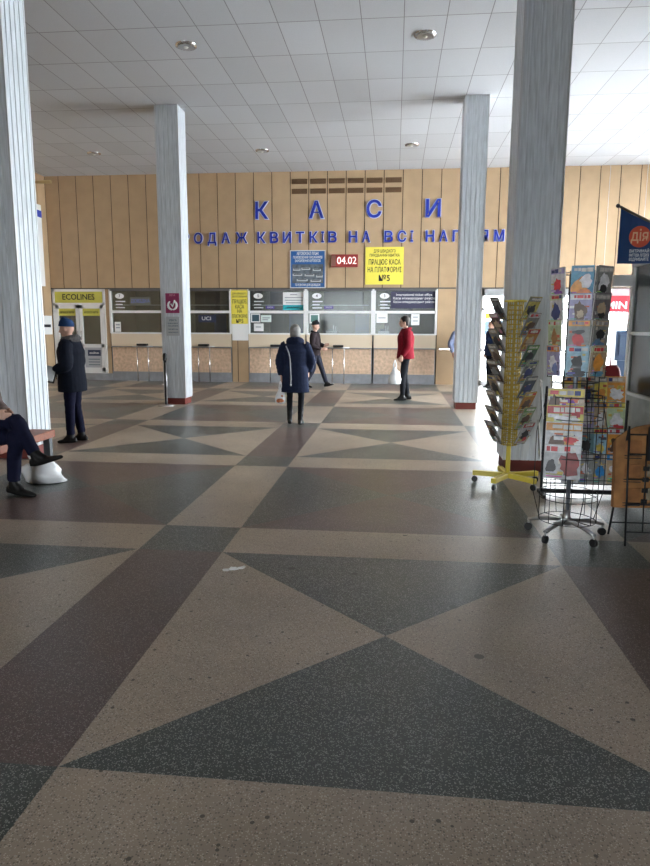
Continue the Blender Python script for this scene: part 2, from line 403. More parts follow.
# posters on wall
def poster(name, label, x0, x1, z0, z1, back, rows, y=WY, grp=None, extra=None, frame=None):
    root = thing(name, label, 'poster', ((x0+x1)/2, y, z0), group=grp); W = x1-x0; H_ = z1-z0
    mb = MB(); mb.bb(-W/2, W/2, -.02, 0, 0, H_, back, bev=0); mb.build('board', root)
    t = MB()
    for (s_, zc, size, wid, m) in rows: t.text(s_, size, m, (0, -.021, zc), width=wid, ext=.001)
    if rows: t.build('lettering', root)
    if extra: extra(root, W, H_)
    if frame:
        fr_ = MB()
        for a in (-W/2, W/2): fr_.bb(a-.012, a+.012, -.028, 0, -.012, H_+.012, frame)
        for a in (0, H_): fr_.bb(-W/2, W/2, -.028, 0, a-.012, a+.012, frame)
        fr_.build('frame', root)
    return root
def bus_photo(root, W, H_):
    m = MB(); m.bb(-W/2+.05, W/2-.05, -.024, -.02, .12, .62, mat('bus_photo', (.10, .12, .14), .6, var=.6, scale=9))
    m.build('photograph', root)
    b = MB()
    for k, (bx, bz, bw) in enumerate([(-.3, .48, .2), (-.05, .5, .24), (.25, .47, .22), (-.28, .34, .26), (.05, .33, .26), (.32, .3, .18), (-.15, .2, .3), (.22, .18, .28)]):
        b.box((bx, -.026, bz), (bw, .004, .055), mat('bus_white', (.5, .52, .52), .5)); b.box((bx, -.029, bz+.012), (bw*.8, .002, .018), INK)
    b.build('parked_bus_picture', root)
poster('wall_poster', 'blue poster with a photo of parked buses, left of the red clock', -2.86, -1.91, 2.60, 3.58, BPOST,
    [('АВТОВОКЗАЛ ЛУЦЬК', .90, .11, .6, PAPER), ('ПЕРЕВЕЗЕННЯ ПАСАЖИРІВ', .80, .09, .8, PAPER), ('ЗАМОВЛЕННЯ АВТОБУСІВ', .71, .09, .7, PAPER), ('ТЕЛЕФОНИ ДЛЯ ДОВІДОК', .07, .08, .7, PAPER)], extra=bus_photo, frame=ALU)
poster('wall_poster', 'yellow poster about ticket desk No5 on the wall right of the red clock', -.82, .20, 2.68, 3.66, YPOST,
    [('ДЛЯ ШВИДКОГО', .87, .11, .58, INK), ('ПРИДБАННЯ КВИТКА', .76, .1, .8, INK), ('ПРАЦЮЄ КАСА', .58, .19, .85, INK), ('НА ПЛАТФОРМІ', .38, .19, .9, INK), ('№5', .16, .22, .3, INK)])
poster('wall_poster', 'tall narrow yellow poster with white lower part on pillar between ticket windows', -4.53, -4.05, 1.62, 2.53, YPOST,
    [('ДЛЯ ШВИДКОГО', .82, .07, .4, INK), ('ОБСЛУГОВУВАННЯ', .74, .07, .42, INK), ('ПРАЦЮЄ', .60, .15, .4, INK), ('КАСА', .46, .15, .25, INK), ('НА', .34, .13, .13, INK), ('ПЛАТФОРМІ', .2, .13, .42, INK), ('№5', .07, .14, .2, INK)])
poster('white_notice', 'blank white sheet hanging below the narrow yellow poster', -4.51, -4.06, 1.16, 1.615, PAPER, [])
# clock
r = thing('digital_clock', 'red digital clock showing 04.02 between the two wall posters', 'clock', (-1.38, WY, 3.14))
mb = MB(); mb.bb(-.36, .36, -.07, 0, 0, .33, mat('clock_red', (.26, .02, .018), .6), bev=.012); mb.build('case', r)
mb = MB(); mb.bb(-.36, -.24, -.075, -.06, .02, .31, mat('clock_side', (.20, .08, .06), .6)); mb.build('speaker_grille', r)
mb = MB(); mb.text('04.02', .27, mat('led_digit', (1, .7, .66), .4, emit=(1, .55, .5), es=.35), (.06, -.074, .16), width=.52, ext=.003, bold=.0); mb.build('digits', r)

# ------------------------------------------------------------ ticket windows
ORD = ['far left ticket window beside the glass door', 'ticket window just left of the yellow-poster pillar', 'ticket window right of the yellow-poster pillar', 'middle ticket window with empty lower pane', 'ticket window behind the man in red']
WIN = [(-8.02, -6.29), (-6.25, -4.55), (-4.04, -2.47), (-2.41, -.62), (-.56, 1.10)]
for n, (a, b) in enumerate(WIN):
    root = thing('ticket_window', ORD[n]+', white framed', 'ticket window', ((a+b)/2, WY, 0), group='ticket windows in the back wall'); h = (b-a)/2
    fr = MB()
    for xx in (-h, h): fr.bb(xx-.03, xx+.03, -.02, .1, 1.34, 2.56, WHITE)
    fr.bb(-h, h, -.02, .1, 2.52, 2.565, mat('dark_frame', (.12, .12, .12), .5)); fr.bb(-h, h, -.02, .1, 1.91, 1.98, WHITE); fr.bb(-h, h, -.03, .1, 1.33, 1.37, WHITE)
    fr.build('window_frame', root)
    p = MB(); p.bb(-h+.03, h-.03, .035, .042, 1.98, 2.52, GLASS); p.bb(-h+.03, h-.03, .035, .042, 1.37, 1.91, GLASS); p.build('pane', root)
    s_ = MB(); s_.bb(-h+.1, h-.1, .045, .09, 2.12, 2.145, ALU); s_.build('blind_rail', root)
    nb = MB(); nb.loft([(-h+.27, .03, 2.38), (-h+.27, .024, 2.38)], [(.13, .075)]*2, PAPER, 20, ref=(1, 0, 0)); nb.text(['7', '6', '5', '4', '3'][n], .11, INK, (-h+.27, .022, 2.38), ext=.001); nb.build('number_plate', root)
    tx = MB()
    for q, ww in enumerate((.28, .2, .26)): tx.bb(-h+.15, -h+.15+ww, .025, .032, 2.23-q*.085-.015, 2.23-q*.085+.015, GREYTXT)
    tx.build('opening_hours', root)
    if n in (2, 3): tx = MB(); tx.bb(-h+.48, -h+.72, .02, .03, 2.03, 2.11, mat('purple_label', (.10, .07, .30), .6)); tx.text('КАСА', .06, GREYTXT, (-h+.6, .018, 2.07), ext=.001); tx.build('sticker', root)
    # counter front below
    ct = MB(); ct.bb(-h-.008, h+.008, -.015, .14, .98, 1.34, CREAM); ct.build('fascia', root)
    led = MB(); led.bb(-h-.008, h+.008, -.05, .14, .95, .98, mat('ledge_steel', (.30, .31, .32), .4, .5)); led.build('ledge', root)
    pn = MB(); pn.bb(-h+.01, h-.01, 0, .14, .26, .95, PEACH); pn.bb(-h-.008, -h+.01, .004, .14, .26, .95, GREYB); pn.bb(h-.01, h+.008, .004, .14, .26, .95, GREYB); pn.build('marble_front', root)
    bs = MB(); bs.bb(-h-.008, h+.008, -.015, .14, 0, .26, GREYB); bs.build('base', root)
def sheet(name, label, x0, x1, z0, z1, m, rows=(), cat='notice', y=WY+.034, extra=None, grp='papers taped to the ticket windows'):
    mb = MB(); W = x1-x0; mb.bb(-W/2, W/2, -.003, 0, 0, z1-z0, m)
    for (kind, a, b, c_, d, mm) in rows: mb.bb(a-W/2, b-W/2, -.005, -.003, c_, d, mm)
    if extra: extra(mb)
    o = mb.build(name, loc=((x0+x1)/2, y, z0)); tag(o, label, cat, grp); return o
GL = mat('grey_print', (.35, .37, .4), .8); DKP = mat('dark_print', (.05, .10, .13), .7)
LT = mat('light_green_paper', (.70, .80, .76), .8)
sheet('paper_notice', 'white sheet at the lower left corner of the far left ticket window', -7.93, -7.75, 1.38, 1.66, PAPER, [('r', .03, .15, .18, .22, GL), ('r', .03, .15, .1, .14, GL)])
sheet('window_sign', 'pale blue ДОВІДКА lettering on the upper pane of the far left ticket window', -7.45, -6.85, 2.13, 2.35, mat('sign_olive', (.16, .17, .13), .6), cat='sign', extra=lambda mb: mb.text('ДОВІДКА', .13, mat('blue_print', (.18, .22, .55), .6), (0, -.005, .11), ext=.001, width=.55))
sheet('window_sign', 'white letters UCI on dark panel in window left of the yellow pillar poster', -5.48, -4.98, 1.66, 1.86, mat('navy_film', (.03, .04, .09), .5), cat='sign', extra=lambda mb: mb.text('UCI', .14, GREYTXT, (-.02, -.005, .1), ext=.001, width=.26))
sheet('paper_notice', 'large white notice with a turquoise bottom band, upper pane right of the yellow poster', -3.08, -2.48, 2.0, 2.48, PAPER, [('r', 0, .60, 0, .14, TEAL), ('r', .2, .4, .40, .43, GL), ('r', .05, .55, .32, .35, GL), ('r', .05, .55, .25, .28, GL), ('r', .08, .5, .18, .21, GL), ('r', .1, .5, .05, .08, PAPER)])
sheet('paper_notice', 'small dark picture in a white border, first sheet right of the yellow pillar', -3.98, -3.72, 1.66, 1.9, PAPER, [('r', .03, .23, .03, .21, DKP)])
sheet('paper_notice', 'pale green paper beside the small dark picture, right of the yellow pillar', -3.70, -3.41, 1.67, 1.86, LT, [('r', .04, .25, .1, .13, GL), ('r', .04, .2, .05, .08, GL)])
sheet('paper_notice', 'white paper hanging lowest, below the small dark picture', -3.90, -3.63, 1.42, 1.63, PAPER, [('r', .05, .2, .1, .13, GL)])
sheet('paper_notice', 'green picture in a white border on the middle ticket window', -2.34, -2.07, 1.64, 1.9, PAPER, [('r', .035, .235, .035, .225, mat('green_print', (.10, .22, .20), .7))])
sheet('paper_notice', 'white paper on glass to the left of the red-jacketed man\'s head', -.50, -.20, 1.66, 1.92, PAPER, [('r', .05, .25, .12, .15, GL)])
sheet('paper_notice', 'white paper on glass to the right of the red-jacketed man\'s head', .44, .66, 1.60, 1.90, PAPER, [('r', .04, .18, .2, .23, GL), ('r', .04, .18, .1, .13, GL)])
def intl(mb):
    for s_, z, wd in (('International ticket office', .36, .96), ('Каси міжнародних рейсів', .265, 1.12), ('Кассы международных рейсов', .17, 1.10)): mb.text(s_, .085, PAPER, (.02, -.006, z), ext=.001, width=wd)
sheet('window_sign', 'dark sign reading International ticket office above the man in red', -.12, 1.08, 2.05, 2.50, mat('dark_violet_film', (.045, .045, .09), .5), cat='sign', extra=intl, grp=None)
# office interior behind the glass
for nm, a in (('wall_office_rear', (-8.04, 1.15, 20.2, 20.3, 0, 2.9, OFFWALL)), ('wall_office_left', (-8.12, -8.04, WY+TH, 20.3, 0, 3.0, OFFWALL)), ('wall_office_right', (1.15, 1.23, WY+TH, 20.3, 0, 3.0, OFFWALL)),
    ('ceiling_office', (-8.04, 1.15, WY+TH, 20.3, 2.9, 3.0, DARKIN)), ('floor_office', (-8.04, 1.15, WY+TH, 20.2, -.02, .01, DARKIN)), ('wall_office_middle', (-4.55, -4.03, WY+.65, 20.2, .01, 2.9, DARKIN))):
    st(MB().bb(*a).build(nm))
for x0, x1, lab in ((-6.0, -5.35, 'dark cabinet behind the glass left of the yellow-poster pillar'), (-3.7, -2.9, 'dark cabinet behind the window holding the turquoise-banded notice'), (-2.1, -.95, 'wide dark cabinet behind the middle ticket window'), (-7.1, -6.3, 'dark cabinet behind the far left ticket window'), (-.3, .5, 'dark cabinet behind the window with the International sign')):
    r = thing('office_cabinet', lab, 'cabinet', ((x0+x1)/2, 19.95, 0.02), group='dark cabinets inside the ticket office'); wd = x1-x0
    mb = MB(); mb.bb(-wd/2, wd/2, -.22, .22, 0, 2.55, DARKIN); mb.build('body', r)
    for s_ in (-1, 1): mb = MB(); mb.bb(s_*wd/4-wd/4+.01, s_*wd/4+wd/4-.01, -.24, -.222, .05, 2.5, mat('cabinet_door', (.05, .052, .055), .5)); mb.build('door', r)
for x0, x1, lab in ((-2.95, -2.55, 'blue roller blind behind the window right of the yellow pillar'), (-1.10, -.70, 'blue roller blind at the right of the middle ticket window'), (-5.1, -4.75, 'blue roller blind behind the window left of the yellow pillar')):
    mb = MB(); mb.bb(x0, x1, WY+.3, WY+.31, 1.34, 1.9, BLINDB); tag(mb.build('roller_blind'), lab, 'blind', 'blue blinds in the ticket office')
# desk inside with small things
mb = MB(); mb.bb(-7.98, 1.08, WY+.5, WY+.54, .012, 1.30, DARKIN); mb.bb(-8.0, 1.1, WY+.15, WY+.6, 1.30, 1.335, mat('desk', (.4, .36, .3), .5)); tag(mb.build('office_desk'), 'long desk top running inside behind all the ticket windows', 'desk')
for (x, lab) in ((-.30, 'small pale desk organiser behind the glass left of the man in red'), (-1.75, 'small pale desk organiser behind the middle ticket window')):
    r = thing('desk_organiser', lab, 'organiser', (x, WY+.25, 1.336), group='desk organisers inside the ticket office')
    mb = MB(); mb.bb(-.15, .15, -.05, .05, 0, .1, GREYTXT); mb.bb(-.1, .02, -.03, .05, .1, .16, DKP); mb.build('tray', r)
    mb = MB(); mb.tube([(.1, 0, .1), (.12, 0, .24)], .008, GREYTXT); mb.tube([(.06, 0, .1), (.05, .01, .25)], .008, GREYTXT); mb.build('pens', r)
# handrails with trays
def handrail():
    root = thing('handrail', '', 'handrail', group='steel queue rails at the ticket windows')
    for x in (-.16, .16):
        mb = MB(); mb.tube([(x, 0, 0), (x, 0, .97)], .014, CHROME, 8); mb.loft([(x, 0, 0), (x, 0, .012)], [.04, .035], CHROME, 12); mb.build('post', root)
    mb = MB(); mb.tube([(-.3, 0, .985), (.3, 0, .985)], .014, STEEL, 8); mb.build('rail', root)
    mb = MB(); mb.bb(-.14, .14, -.09, .09, 1.0, 1.06, BLACK, bev=.01); mb.build('tray', root)
    return root
hr = handrail()
hl = ['steel rail with a black tray in front of the far left ticket window', 'steel rail with black tray just right of the magenta-poster column', 'steel rail with black tray beside the woman in the navy coat', 'steel rail with a black tray in front of the middle ticket window']
for i, x in enumerate((-7.05, -5.28, -3.25, -1.52)):
    o = hr if i == 0 else copy_tree(hr); o.location = (x, WY-.2, 0); o['label'] = hl[i]
# ------------------------------------------------------------ glass door at the left
r = st(MB().bb(-9.72, -8.17, WY+.02, WY+.12, .2, .26, WHITE).build('door_1')); r.location = (0, -.02, 0)
mb = MB()
for x in (-9.69, -8.20): mb.bb(x-.035, x+.035, WY, WY+.1, .2, 2.57, WHITE)
mb.bb(-9.72, -8.17, WY, WY+.1, 2.5, 2.57, WHITE); mb.bb(-9.72, -8.17, WY, WY+.1, 2.13, 2.19, WHITE); mb.build('door_frame', r)
mb = MB(); mb.bb(-9.65, -8.24, WY+.01, WY+.04, 2.19, 2.5, mat('ecolines_yellow', (.60, .57, .10), .6)); mb.text('ECOLINES', .22, INK, (-8.95, WY+.008, 2.345), width=.95, ext=.002); mb.build('transom_sign', r)
for x0, x1 in ((-9.65, -8.96), (-8.94, -8.24)):
    lf = MB()
    for x in (x0+.045, x1-.045): lf.bb(x-.045, x+.045, WY, WY+.07, .26, 2.13, WHITE)
    for z in (.31, .98, 2.08): lf.bb(x0, x1, WY, WY+.07, z-.05, z+.05, WHITE)
    leaf = lf.build('door_leaf', r)
    gl = MB(); gl.bb(x0+.09, x1-.09, WY+.03, WY+.04, 1.03, 2.03, GLASS); gl.build('pane', leaf)
    yb = MB(); yb.bb(x0+.09, x1-.09, WY+.015, WY+.028, 1.83, 2.03, mat('ecolines_yellow', (.6, .57, .1))); yb.text('АВТОБУСНІ КВИТКИ', .08, INK, ((x0+x1)/2, WY+.013, 1.92), width=.42, ext=.001); yb.build('sticker_band', leaf)
    lp = MB(); lp.bb(x0+.09, x1-.09, WY+.02, WY+.04, .36, .93, mat('grey_door_panel', (.45, .46, .5), .5)); lp.box(((x0+x1)/2+.03, WY+.015, .78), (.38, .01, .17), mat('navy_film', (.03, .04, .09))); lp.text('ecolines', .09, PAPER, ((x0+x1)/2+.03, WY+.008, .78), width=.28, ext=.001)
    for q in range(3): lp.box(((x0+x1)/2+.02, WY+.016, .6-q*.08), (.34, .006, .02), DKP)
    lp.build('lower_panel', leaf)
    hd = MB(); hx_ = x1-.045 if x0 < -9 else x0+.045; hd.tube([(hx_, WY-.05, 1.15), (hx_, WY-.05, 1.4)], .012, CHROME); hd.tube([(hx_, WY, 1.17), (hx_, WY-.05, 1.17)], .01, CHROME); hd.tube([(hx_, WY, 1.38), (hx_, WY-.05, 1.38)], .01, CHROME); hd.build('handle', leaf)
mb = MB(); mb.bb(-9.72, -8.04, WY-.02, WY+.14, 0, .2, GREYB); st(mb.build('trim_1'))
w = MB(); w.bb(-9.8, -8.12, 19.6, 19.7, 0, 3, OFFWALL); w.bb(-9.8, -8.12, WY+.14, 19.7, 2.7, 2.8, OFFWALL); w.bb(-9.85, -9.75, WY+.14, 19.7, 0, 3, OFFWALL); w.bb(-9.8, -8.12, WY+.14, 19.7, -.02, .2, GREYB); st(w.build('wall_hallway'))
r = thing('wall_sign', 'small white sign with a black strip, on wall left of the glass door', 'sign', (XL, 17.78, 1.3))
MB().bb(0, .02, -.42, .42, 0, .52, PAPER).build('board', r); MB().bb(.02, .024, -.34, .34, .2, .28, INK).build('lettering', r)
# hanging banner & fixture on left wall
r = thing('light_box_sign', 'white and blue light box sign on the left wall beside the column', 'sign', (XL, 17.45, 2.62))
mb = MB(); mb.bb(0, .14, -.3, .3, 0, 2.15, WHITE); mb.build('box', r); mb = MB(); mb.bb(-.0, .145, -.305, .305, 1.82, 2.0, mat('sign_blue', (.02, .05, .45), .5)); mb.build('blue_band', r)
r = thing('wall_lamp', 'brass tube lamp high in the left corner below the ceiling', 'lamp', (XL, 17.6, 5.34))
mb = MB(); mb.loft([(.02, 0, 0), (.55, 0, 0)], [.045, .045], mat('brass', (.55, .42, .22), .3, .8), 14); mb.build('tube', r)
mb = MB(); mb.bb(0, .03, -.07, .07, -.07, .07, BLACK); mb.build('bracket', r)

# ------------------------------------------------------------ column posters, barrier
poster('column_poster', 'magenta poster with a white swirl on the grey column', -4.46, -4.19, 1.80, 2.13+.05, MAG_, [('ЛІГА', .34, .05, .12, mat('pink_print', (.7, .3, .4)))], y=12.748,
    extra=lambda root, W, H_: (lambda m: (m.loft([(.085*math.cos(t), -.022, .15+.085*math.sin(t)) for t in [R(a) for a in range(120, 421, 20)]], [.012+.012*abs(math.sin(a/2.5)) for a in range(16)], PAPER, 6), m.tube([(-.03, -.022, .18), (.0, -.022, .12), (.05, -.022, .25)], .014, PAPER), m.build('swirl_emblem', root)))(MB()))
poster('column_poster', 'grey notice sheet under the magenta poster on the column', -4.46, -4.19, 1.36, 1.73, mat('grey_sheet', (.45, .47, .50), .7), [('УВАГА', .30, .05, .15, DKP), ('ШАНОВНІ', .24, .035, .2, DKP), ('ПАСАЖИРИ', .19, .035, .2, DKP), ('просимо не', .13, .035, .2, DKP), ('залишати речі', .07, .035, .2, DKP)], y=12.748)
r = thing('queue_barrier', 'slim black belt barrier post beside the poster column', 'barrier', (-4.43, 12.5, 0))
mb = MB(); mb.loft([(0, 0, 0), (0, 0, .02), (0, 0, .03)], [.16, .155, .03], STEEL, 24); mb.build('base', r)
mb = MB(); mb.tube([(0, 0, .03), (0, 0, .9)], .027, mat('dark_post', (.05, .055, .06), .3, .7), 12); mb.tube([(.02, -.015, .03), (.02, -.015, .85)], .012, STEEL, 8); mb.build('pole', r)
mb = MB(); mb.loft([(0, 0, .88), (0, 0, .90), (0, 0, 1.0), (0, 0, 1.03)], [.03, .042, .042, .025], BLACK, 14); mb.build('belt_head', r)

# ------------------------------------------------------------ bench, bag, litter
r = thing('bench', 'red-brown wooden bench at the foot of the left column', 'bench', (-3.85, 5.72, 0))
for i in range(2): MB().bb(-.27+i*.275, -.005+i*.275, -.9, .9, .375, .455, WOOD, bev=.01).build('seat_board', r)
for x in (-.2, .2):
    for y_ in (-.82, .86): MB().bb(x-.035, x+.035, y_-.03, y_+.03, 0, .375, mat('grey_leg', (.10, .11, .12), .5, .5)).build('leg', r)
mb = MB(); mb.bb(-.03, .03, -.8, .83, .32, .375, BLACKM); mb.build('rail', r)
def plastic_bag(name, label, loc, w, d, h, content=None, rz=0, handles=True, slump=0):
    root = thing(name, label, 'bag', loc, rz)
    mb = MB(); mb.loft([(0, 0, 0), (0, 0, h*.06), (0, 0, h*.3), (w*.03, 0, h*.62), (0, 0, h*.85), (0, 0, h)], [(w*.3, d*.3), (w*.46, d*.46), (w*.5, d*.5), (w*.38, d*.36), (w*.2, d*.15), (w*.13, d*.07)], PLASTB, 18, sub=4)
    for v in mb.bm.verts:
        n = math.sin(v.co.x*55+v.co.z*37)*math.cos(v.co.y*61+v.co.z*29); v.co.x += n*w*.03; v.co.y += n*d*.04; v.co.z = max(0, v.co.z); v.co.x += slump*(-.28*v.co.z+.02*math.sin(v.co.z*40+v.co.y*30)); v.co.z *= 1-slump*.25*max(0, v.co.x*3)
    mb.build('sack', root)
    if handles:
        mb = MB()
        for s_ in (-1, 1): mb.loft([(s_*w*.1, 0, h*.96), (s_*w*.09, 0, h*1.2), (0, 0, h*1.42)], [(.016, .006), (.012, .005), (.009, .006)], PLASTB, 8, sub=3)
        mb.build('handle', root)
    if content:
        mb = MB(); mb.ball((0, -d*.12, h*.22), w*.4, content, scale=(1, .9, .8)); mb.ball((w*.1, -d*.1, h*.45), w*.26, content); mb.build('contents', root)
    return root
b = plastic_bag('plastic_bag', 'crumpled white plastic bag on floor under the crossed boots', (-3.44, 6.12, 0), .42, .24, .30, handles=False, slump=1)
mb = MB()
for (x, y_, z, s_) in ((0, 0, .010, .034), (.05, .02, .014, .03), (-.045, -.02, .007, .03)):
    mb.ball((x, y_, z), s_, PAPER, 7, 5, scale=(1, .6, .25), rot=Matrix.Rotation(x*12, 3, 'Z'))
for v in mb.bm.verts: v.co += Vector((random.uniform(-1, 1), random.uniform(-1, 1), 0))*.006; v.co.z = max(.001, v.co.z+random.uniform(-.004, .006))
tag(mb.build('paper_scrap', loc=(-1.0, 3.97, 0)), 'crumpled scrap of white paper lying on the beige floor', 'litter')

# ------------------------------------------------------------ magazines
MC = {}
def mc(c_):
    k = 'print_%02d%02d%02d' % tuple(int(v*99) for v in c_)
    if k not in MC: MC[k] = mat(k, c_, .4, var=.25, scale=25)
    return MC[k]
def magazine(w, h, t, bg, band, blobs, seed=0, name='magazine', bandh=.2, busy=5, page=None):
    mb = MB(); rr = random.Random(seed)
    mb.bb(-w/2, w/2, -t/2, t/2, 0, h, page or PAPER); y_ = -t/2-.0006
    mb.bb(-w/2, w/2, y_-.0004, y_+.0006, 0, h, mc(bg))
    mb.bb(-w/2+.004, w/2-.004, y_-.0012, y_, h*(1-bandh), h-.006, mc(band))
    n = 6
    x_ = -w*rr.uniform(.3, .44)
    while x_ < w*.3:
        ww = w*rr.uniform(.08, .3); mb.bb(x_, min(x_+ww, w*.46), y_-.0018, y_-.001, h*(1-bandh*rr.uniform(.7, .85)), h*(1-bandh*rr.uniform(.2, .35)), mc(rr.choice([(.6, .58, .55), RED, NAVY, (.3, .28, .3)]) if sum(band) > 1 else (.62, .6, .56))); x_ += ww+w*.025
    for i in range(busy):
        bx = rr.uniform(-.36, .30)*w; bz = rr.uniform(.04, .70)*h; bw = rr.uniform(.12, .4)*w; bh = rr.uniform(.03, .11)*h
        mb.bb(max(bx-bw/2, -w*.48), min(bx+bw/2, w*.48), y_-.0009-.00004*i, y_-.0004, bz, bz+bh, mc(rr.choice([bg, band, (.62, .58, .5), (.1, .1, .14), (.55, .12, .06), (.6, .45, .1), (.7, .7, .7)])))
    y_ -= .0012
    for (cx_, cz_, rx, rz_, col) in blobs:
        vs = []
        for k in range(18):
            a = 2*PI*k/18; q = 1+rr.uniform(-.26, .22); vs.append((cl(cx_*w+rx*w*math.cos(a)*q, -w*.49, w*.49), y_-.0016-.0002*len(vs)/14, cl(cz_*h+rz_*h*math.sin(a)*q, .002, h*.98)))
        y_ -= .0006; f_ = mb.bm.faces.new([mb.bm.verts.new((v[0], y_-.001, v[2])) for v in vs]); f_.material_index = mb.mi(mc(col))
    # small caption blocks
    for i in range(3): mb.bb(-w*.42, -w*.42+w*rr.uniform(.2, .5), y_-.0014, y_-.001, h*(.06+i*.06), h*(.085+i*.06), mc((rr.random()*.7, rr.random()*.7, rr.random()*.7)))
    mb.bb(-w/2, w/2, t/2, t/2+.0008, 0, h, mc([c_*.8 for c_ in bg]))
    return mb
def put_mag(mb, name, label, loc, az, tilt, grp):
    # az = direction the cover faces (deg); tilt>0 leans back (top away from the reader)
    o = mb.build(name); o.matrix_world = Matrix.Translation(loc) @ Matrix.Rotation(R(az+90), 4, 'Z') @ Matrix.Rotation(R(-tilt), 4, 'X')
    return tag(o, label, 'magazine', grp)
RED = (.55, .04, .05); WHT = (.75, .75, .78); LIL = (.42, .38, .62); SKY = (.12, .38, .60); ORG = (.70, .30, .05); YEL = (.75, .62, .12); NAVY = (.03, .05, .20); BRN = (.10, .05, .03); BLK = (.015, .015, .02); GRN = (.18, .40, .10); PINK = (.70, .30, .42); GRY = (.30, .31, .30); LGR = (.50, .60, .38); LBL = (.35, .58, .72); TAN = (.50, .38, .25); PRP = (.22, .08, .38)
# spinner with chrome five-star base
SX, SY = 1.315, 4.96
r = thing('spinner_rack', 'dark wire magazine spinner on a grey five-armed wheeled base', 'magazine rack', (SX, SY, 0))
mb = MB(); mb.tube([(0, 0, .1), (0, 0, 1.93)], .017, mat('grey_pole', (.24, .26, .30), .4, .5), 12); mb.loft([(0, 0, .09), (0, 0, .2)], [.035, .026], STEEL, 12); mb.build('pole', r)
for k in range(5):
    a = R(-62+72*k); ca, sa = math.cos(a), math.sin(a)
    mb = MB(); mb.loft([(0, 0, .125), (ca*.15, sa*.15, .115), (ca*.285, sa*.285, .085)], [(.028, .016), (.024, .015), (.018, .012)], STEEL, 8, ref=(-sa, ca, 0), sub=2); arm = mb.build('base_arm', r)
    mb = MB(); mb.tube([(ca*.28, sa*.28, .09), (ca*.28, sa*.28, .05)], .008, STEEL)
    px, py = -sa*.013, ca*.013
    mb.loft([(ca*.28-px, sa*.28-py, .029), (ca*.28+px, sa*.28+py, .029)], [.029, .029], BLACK, 14, ref=(0, 0, 1)); mb.build('caster', arm)
def hexring(mb, z, rad, r_=.0035, m=BLACKM, rot=15): 
    mb.tube([(rad*math.cos(R(rot+60*i)), rad*math.sin(R(rot+60*i)), z) for i in range(7)], r_, m, 5)
up = MB()
AZ0 = -104.7
apo = .168
for z in (1.10, 1.16, 1.36, 1.54, 1.72, 1.93): hexring(up, z, .16, rot=AZ0+30)
for i in range(6):
    a = R(AZ0+30+60*i); up.tube([(.16*math.cos(a), .16*math.sin(a), 1.0), (.16*math.cos(a), .16*math.sin(a), 1.94)], .004, BLACKM, 5)
for i in range(6):
    a = R(AZ0+60*i); n_ = Vector((math.cos(a), math.sin(a), 0)); t_ = Vector((-math.sin(a), math.cos(a), 0))
    for z in (1.195, 1.375, 1.555, 1.735):
        for q in (-.07, .07): p0 = n_*.14+t_*q; p1 = n_*.185+t_*q; up.tube([p0+Vector((0, 0, z)), p1+Vector((0, 0, z)), p1+Vector((0, 0, z+.05))], .0025, BLACKM, 4)
        up.tube([n_*.185+t_*-.085+Vector((0, 0, z+.05)), n_*.185+t_*.085+Vector((0, 0, z+.05))], .0025, BLACKM, 4)
    for z in (1.92, 1.1): up.tube([(0, 0, z), (.16*math.cos(a+R(30)), .16*math.sin(a+R(30)), z)], .003, BLACKM, 4)
up.build('upper_cage', r)
lo = MB()
for z in (.13, .30, .34, .62, .90, 1.06): lo.ring((0, 0, z), .205, .0032, BLACKM, 5, 24)
for i in range(12):
    a = R(30*i+8); ca, sa = math.cos(a), math.sin(a); bow = .06 if i % 3 == 0 else 0
    lo.tube([(.205*ca, .205*sa, 1.06), ((.205+bow)*ca, (.205+bow)*sa, .8), ((.205+bow)*ca, (.205+bow)*sa, .34), (.205*ca, .205*sa, .13)], .003, BLACKM, 5)
for i in range(6):
    a = R(60*i+8); lo.tube([(0, 0, .13), (.205*math.cos(a), .205*math.sin(a), .13)], .003, BLACKM, 4); lo.tube([(0, 0, 1.06), (.205*math.cos(a), .205*math.sin(a), 1.06)], .003, BLACKM, 4)
lo.build('lower_cage', r)
mb = MB(); mb.loft([(0, 0, 1.07), (0, 0, 1.08)], [.075, .075], mat('dark_shelf', (.03, .035, .04), .9, spec=.1), 6); mb.build('shelf', r)
col_specs = {
 'middle': [(SKY, (.1, .3, .5), [(-.1, .35, .38, .3, ORG), (.15, .55, .25, .22, WHT), (.1, .18, .3, .12, (.7, .2, .05))], 'sky blue cover with a white shape'),
            (LIL, WHT, [(0, .4, .28, .34, BRN), (0, .35, .16, .12, TAN)], 'lilac cover with a brown shape'),
            (GRY, ORG, [(0, .38, .25, .24, RED), (0, .62, .28, .07, BLK)], 'grey cover with an orange title and red shape'),
            (LBL, LBL, [(0, .42, .26, .30, BLK), (-.3, .1, .12, .09, YEL), (0, .12, .42, .12, BLK)], 'pale blue cover with a black shape')],
 'left': [(WHT, LIL, [(0, .45, .3, .2, RED), (0, .15, .35, .15, PRP)], 'white cover with a red shape'),
          (WHT, LGR, [(0, .42, .32, .28, NAVY), (.3, .1, .15, .1, PINK)], 'white cover with a green title and navy shape'),
          (LGR, LGR, [(0, .4, .22, .28, (.35, .16, .05)), (.1, .12, .32, .1, ORG)], 'pale green cover with a brown shape'),
          (LIL, ORG, [(0, .4, .3, .25, WHT), (.15, .25, .2, .2, (.2, .25, .5))], 'lilac cover with an orange title')],
 'right': [(GRY, GRY, [(0, .5, .3, .3, WHT), (0, .3, .2, .15, BLK)], 'grey cover'),
           ((.22, .2, .22), GRY, [(0, .5, .25, .25, TAN), (0, .3, .2, .1, BLK)], 'grey cover with a tan shape'),
           (GRY, TAN, [(0, .55, .25, .18, BLK), (-.1, .2, .35, .2, (.1, .2, .35))], 'grey and tan cover'),
           (TAN, LGR, [(0, .45, .3, .28, ORG), (0, .1, .4, .1, (.1, .25, .4))], 'tan cover with an orange shape')]}
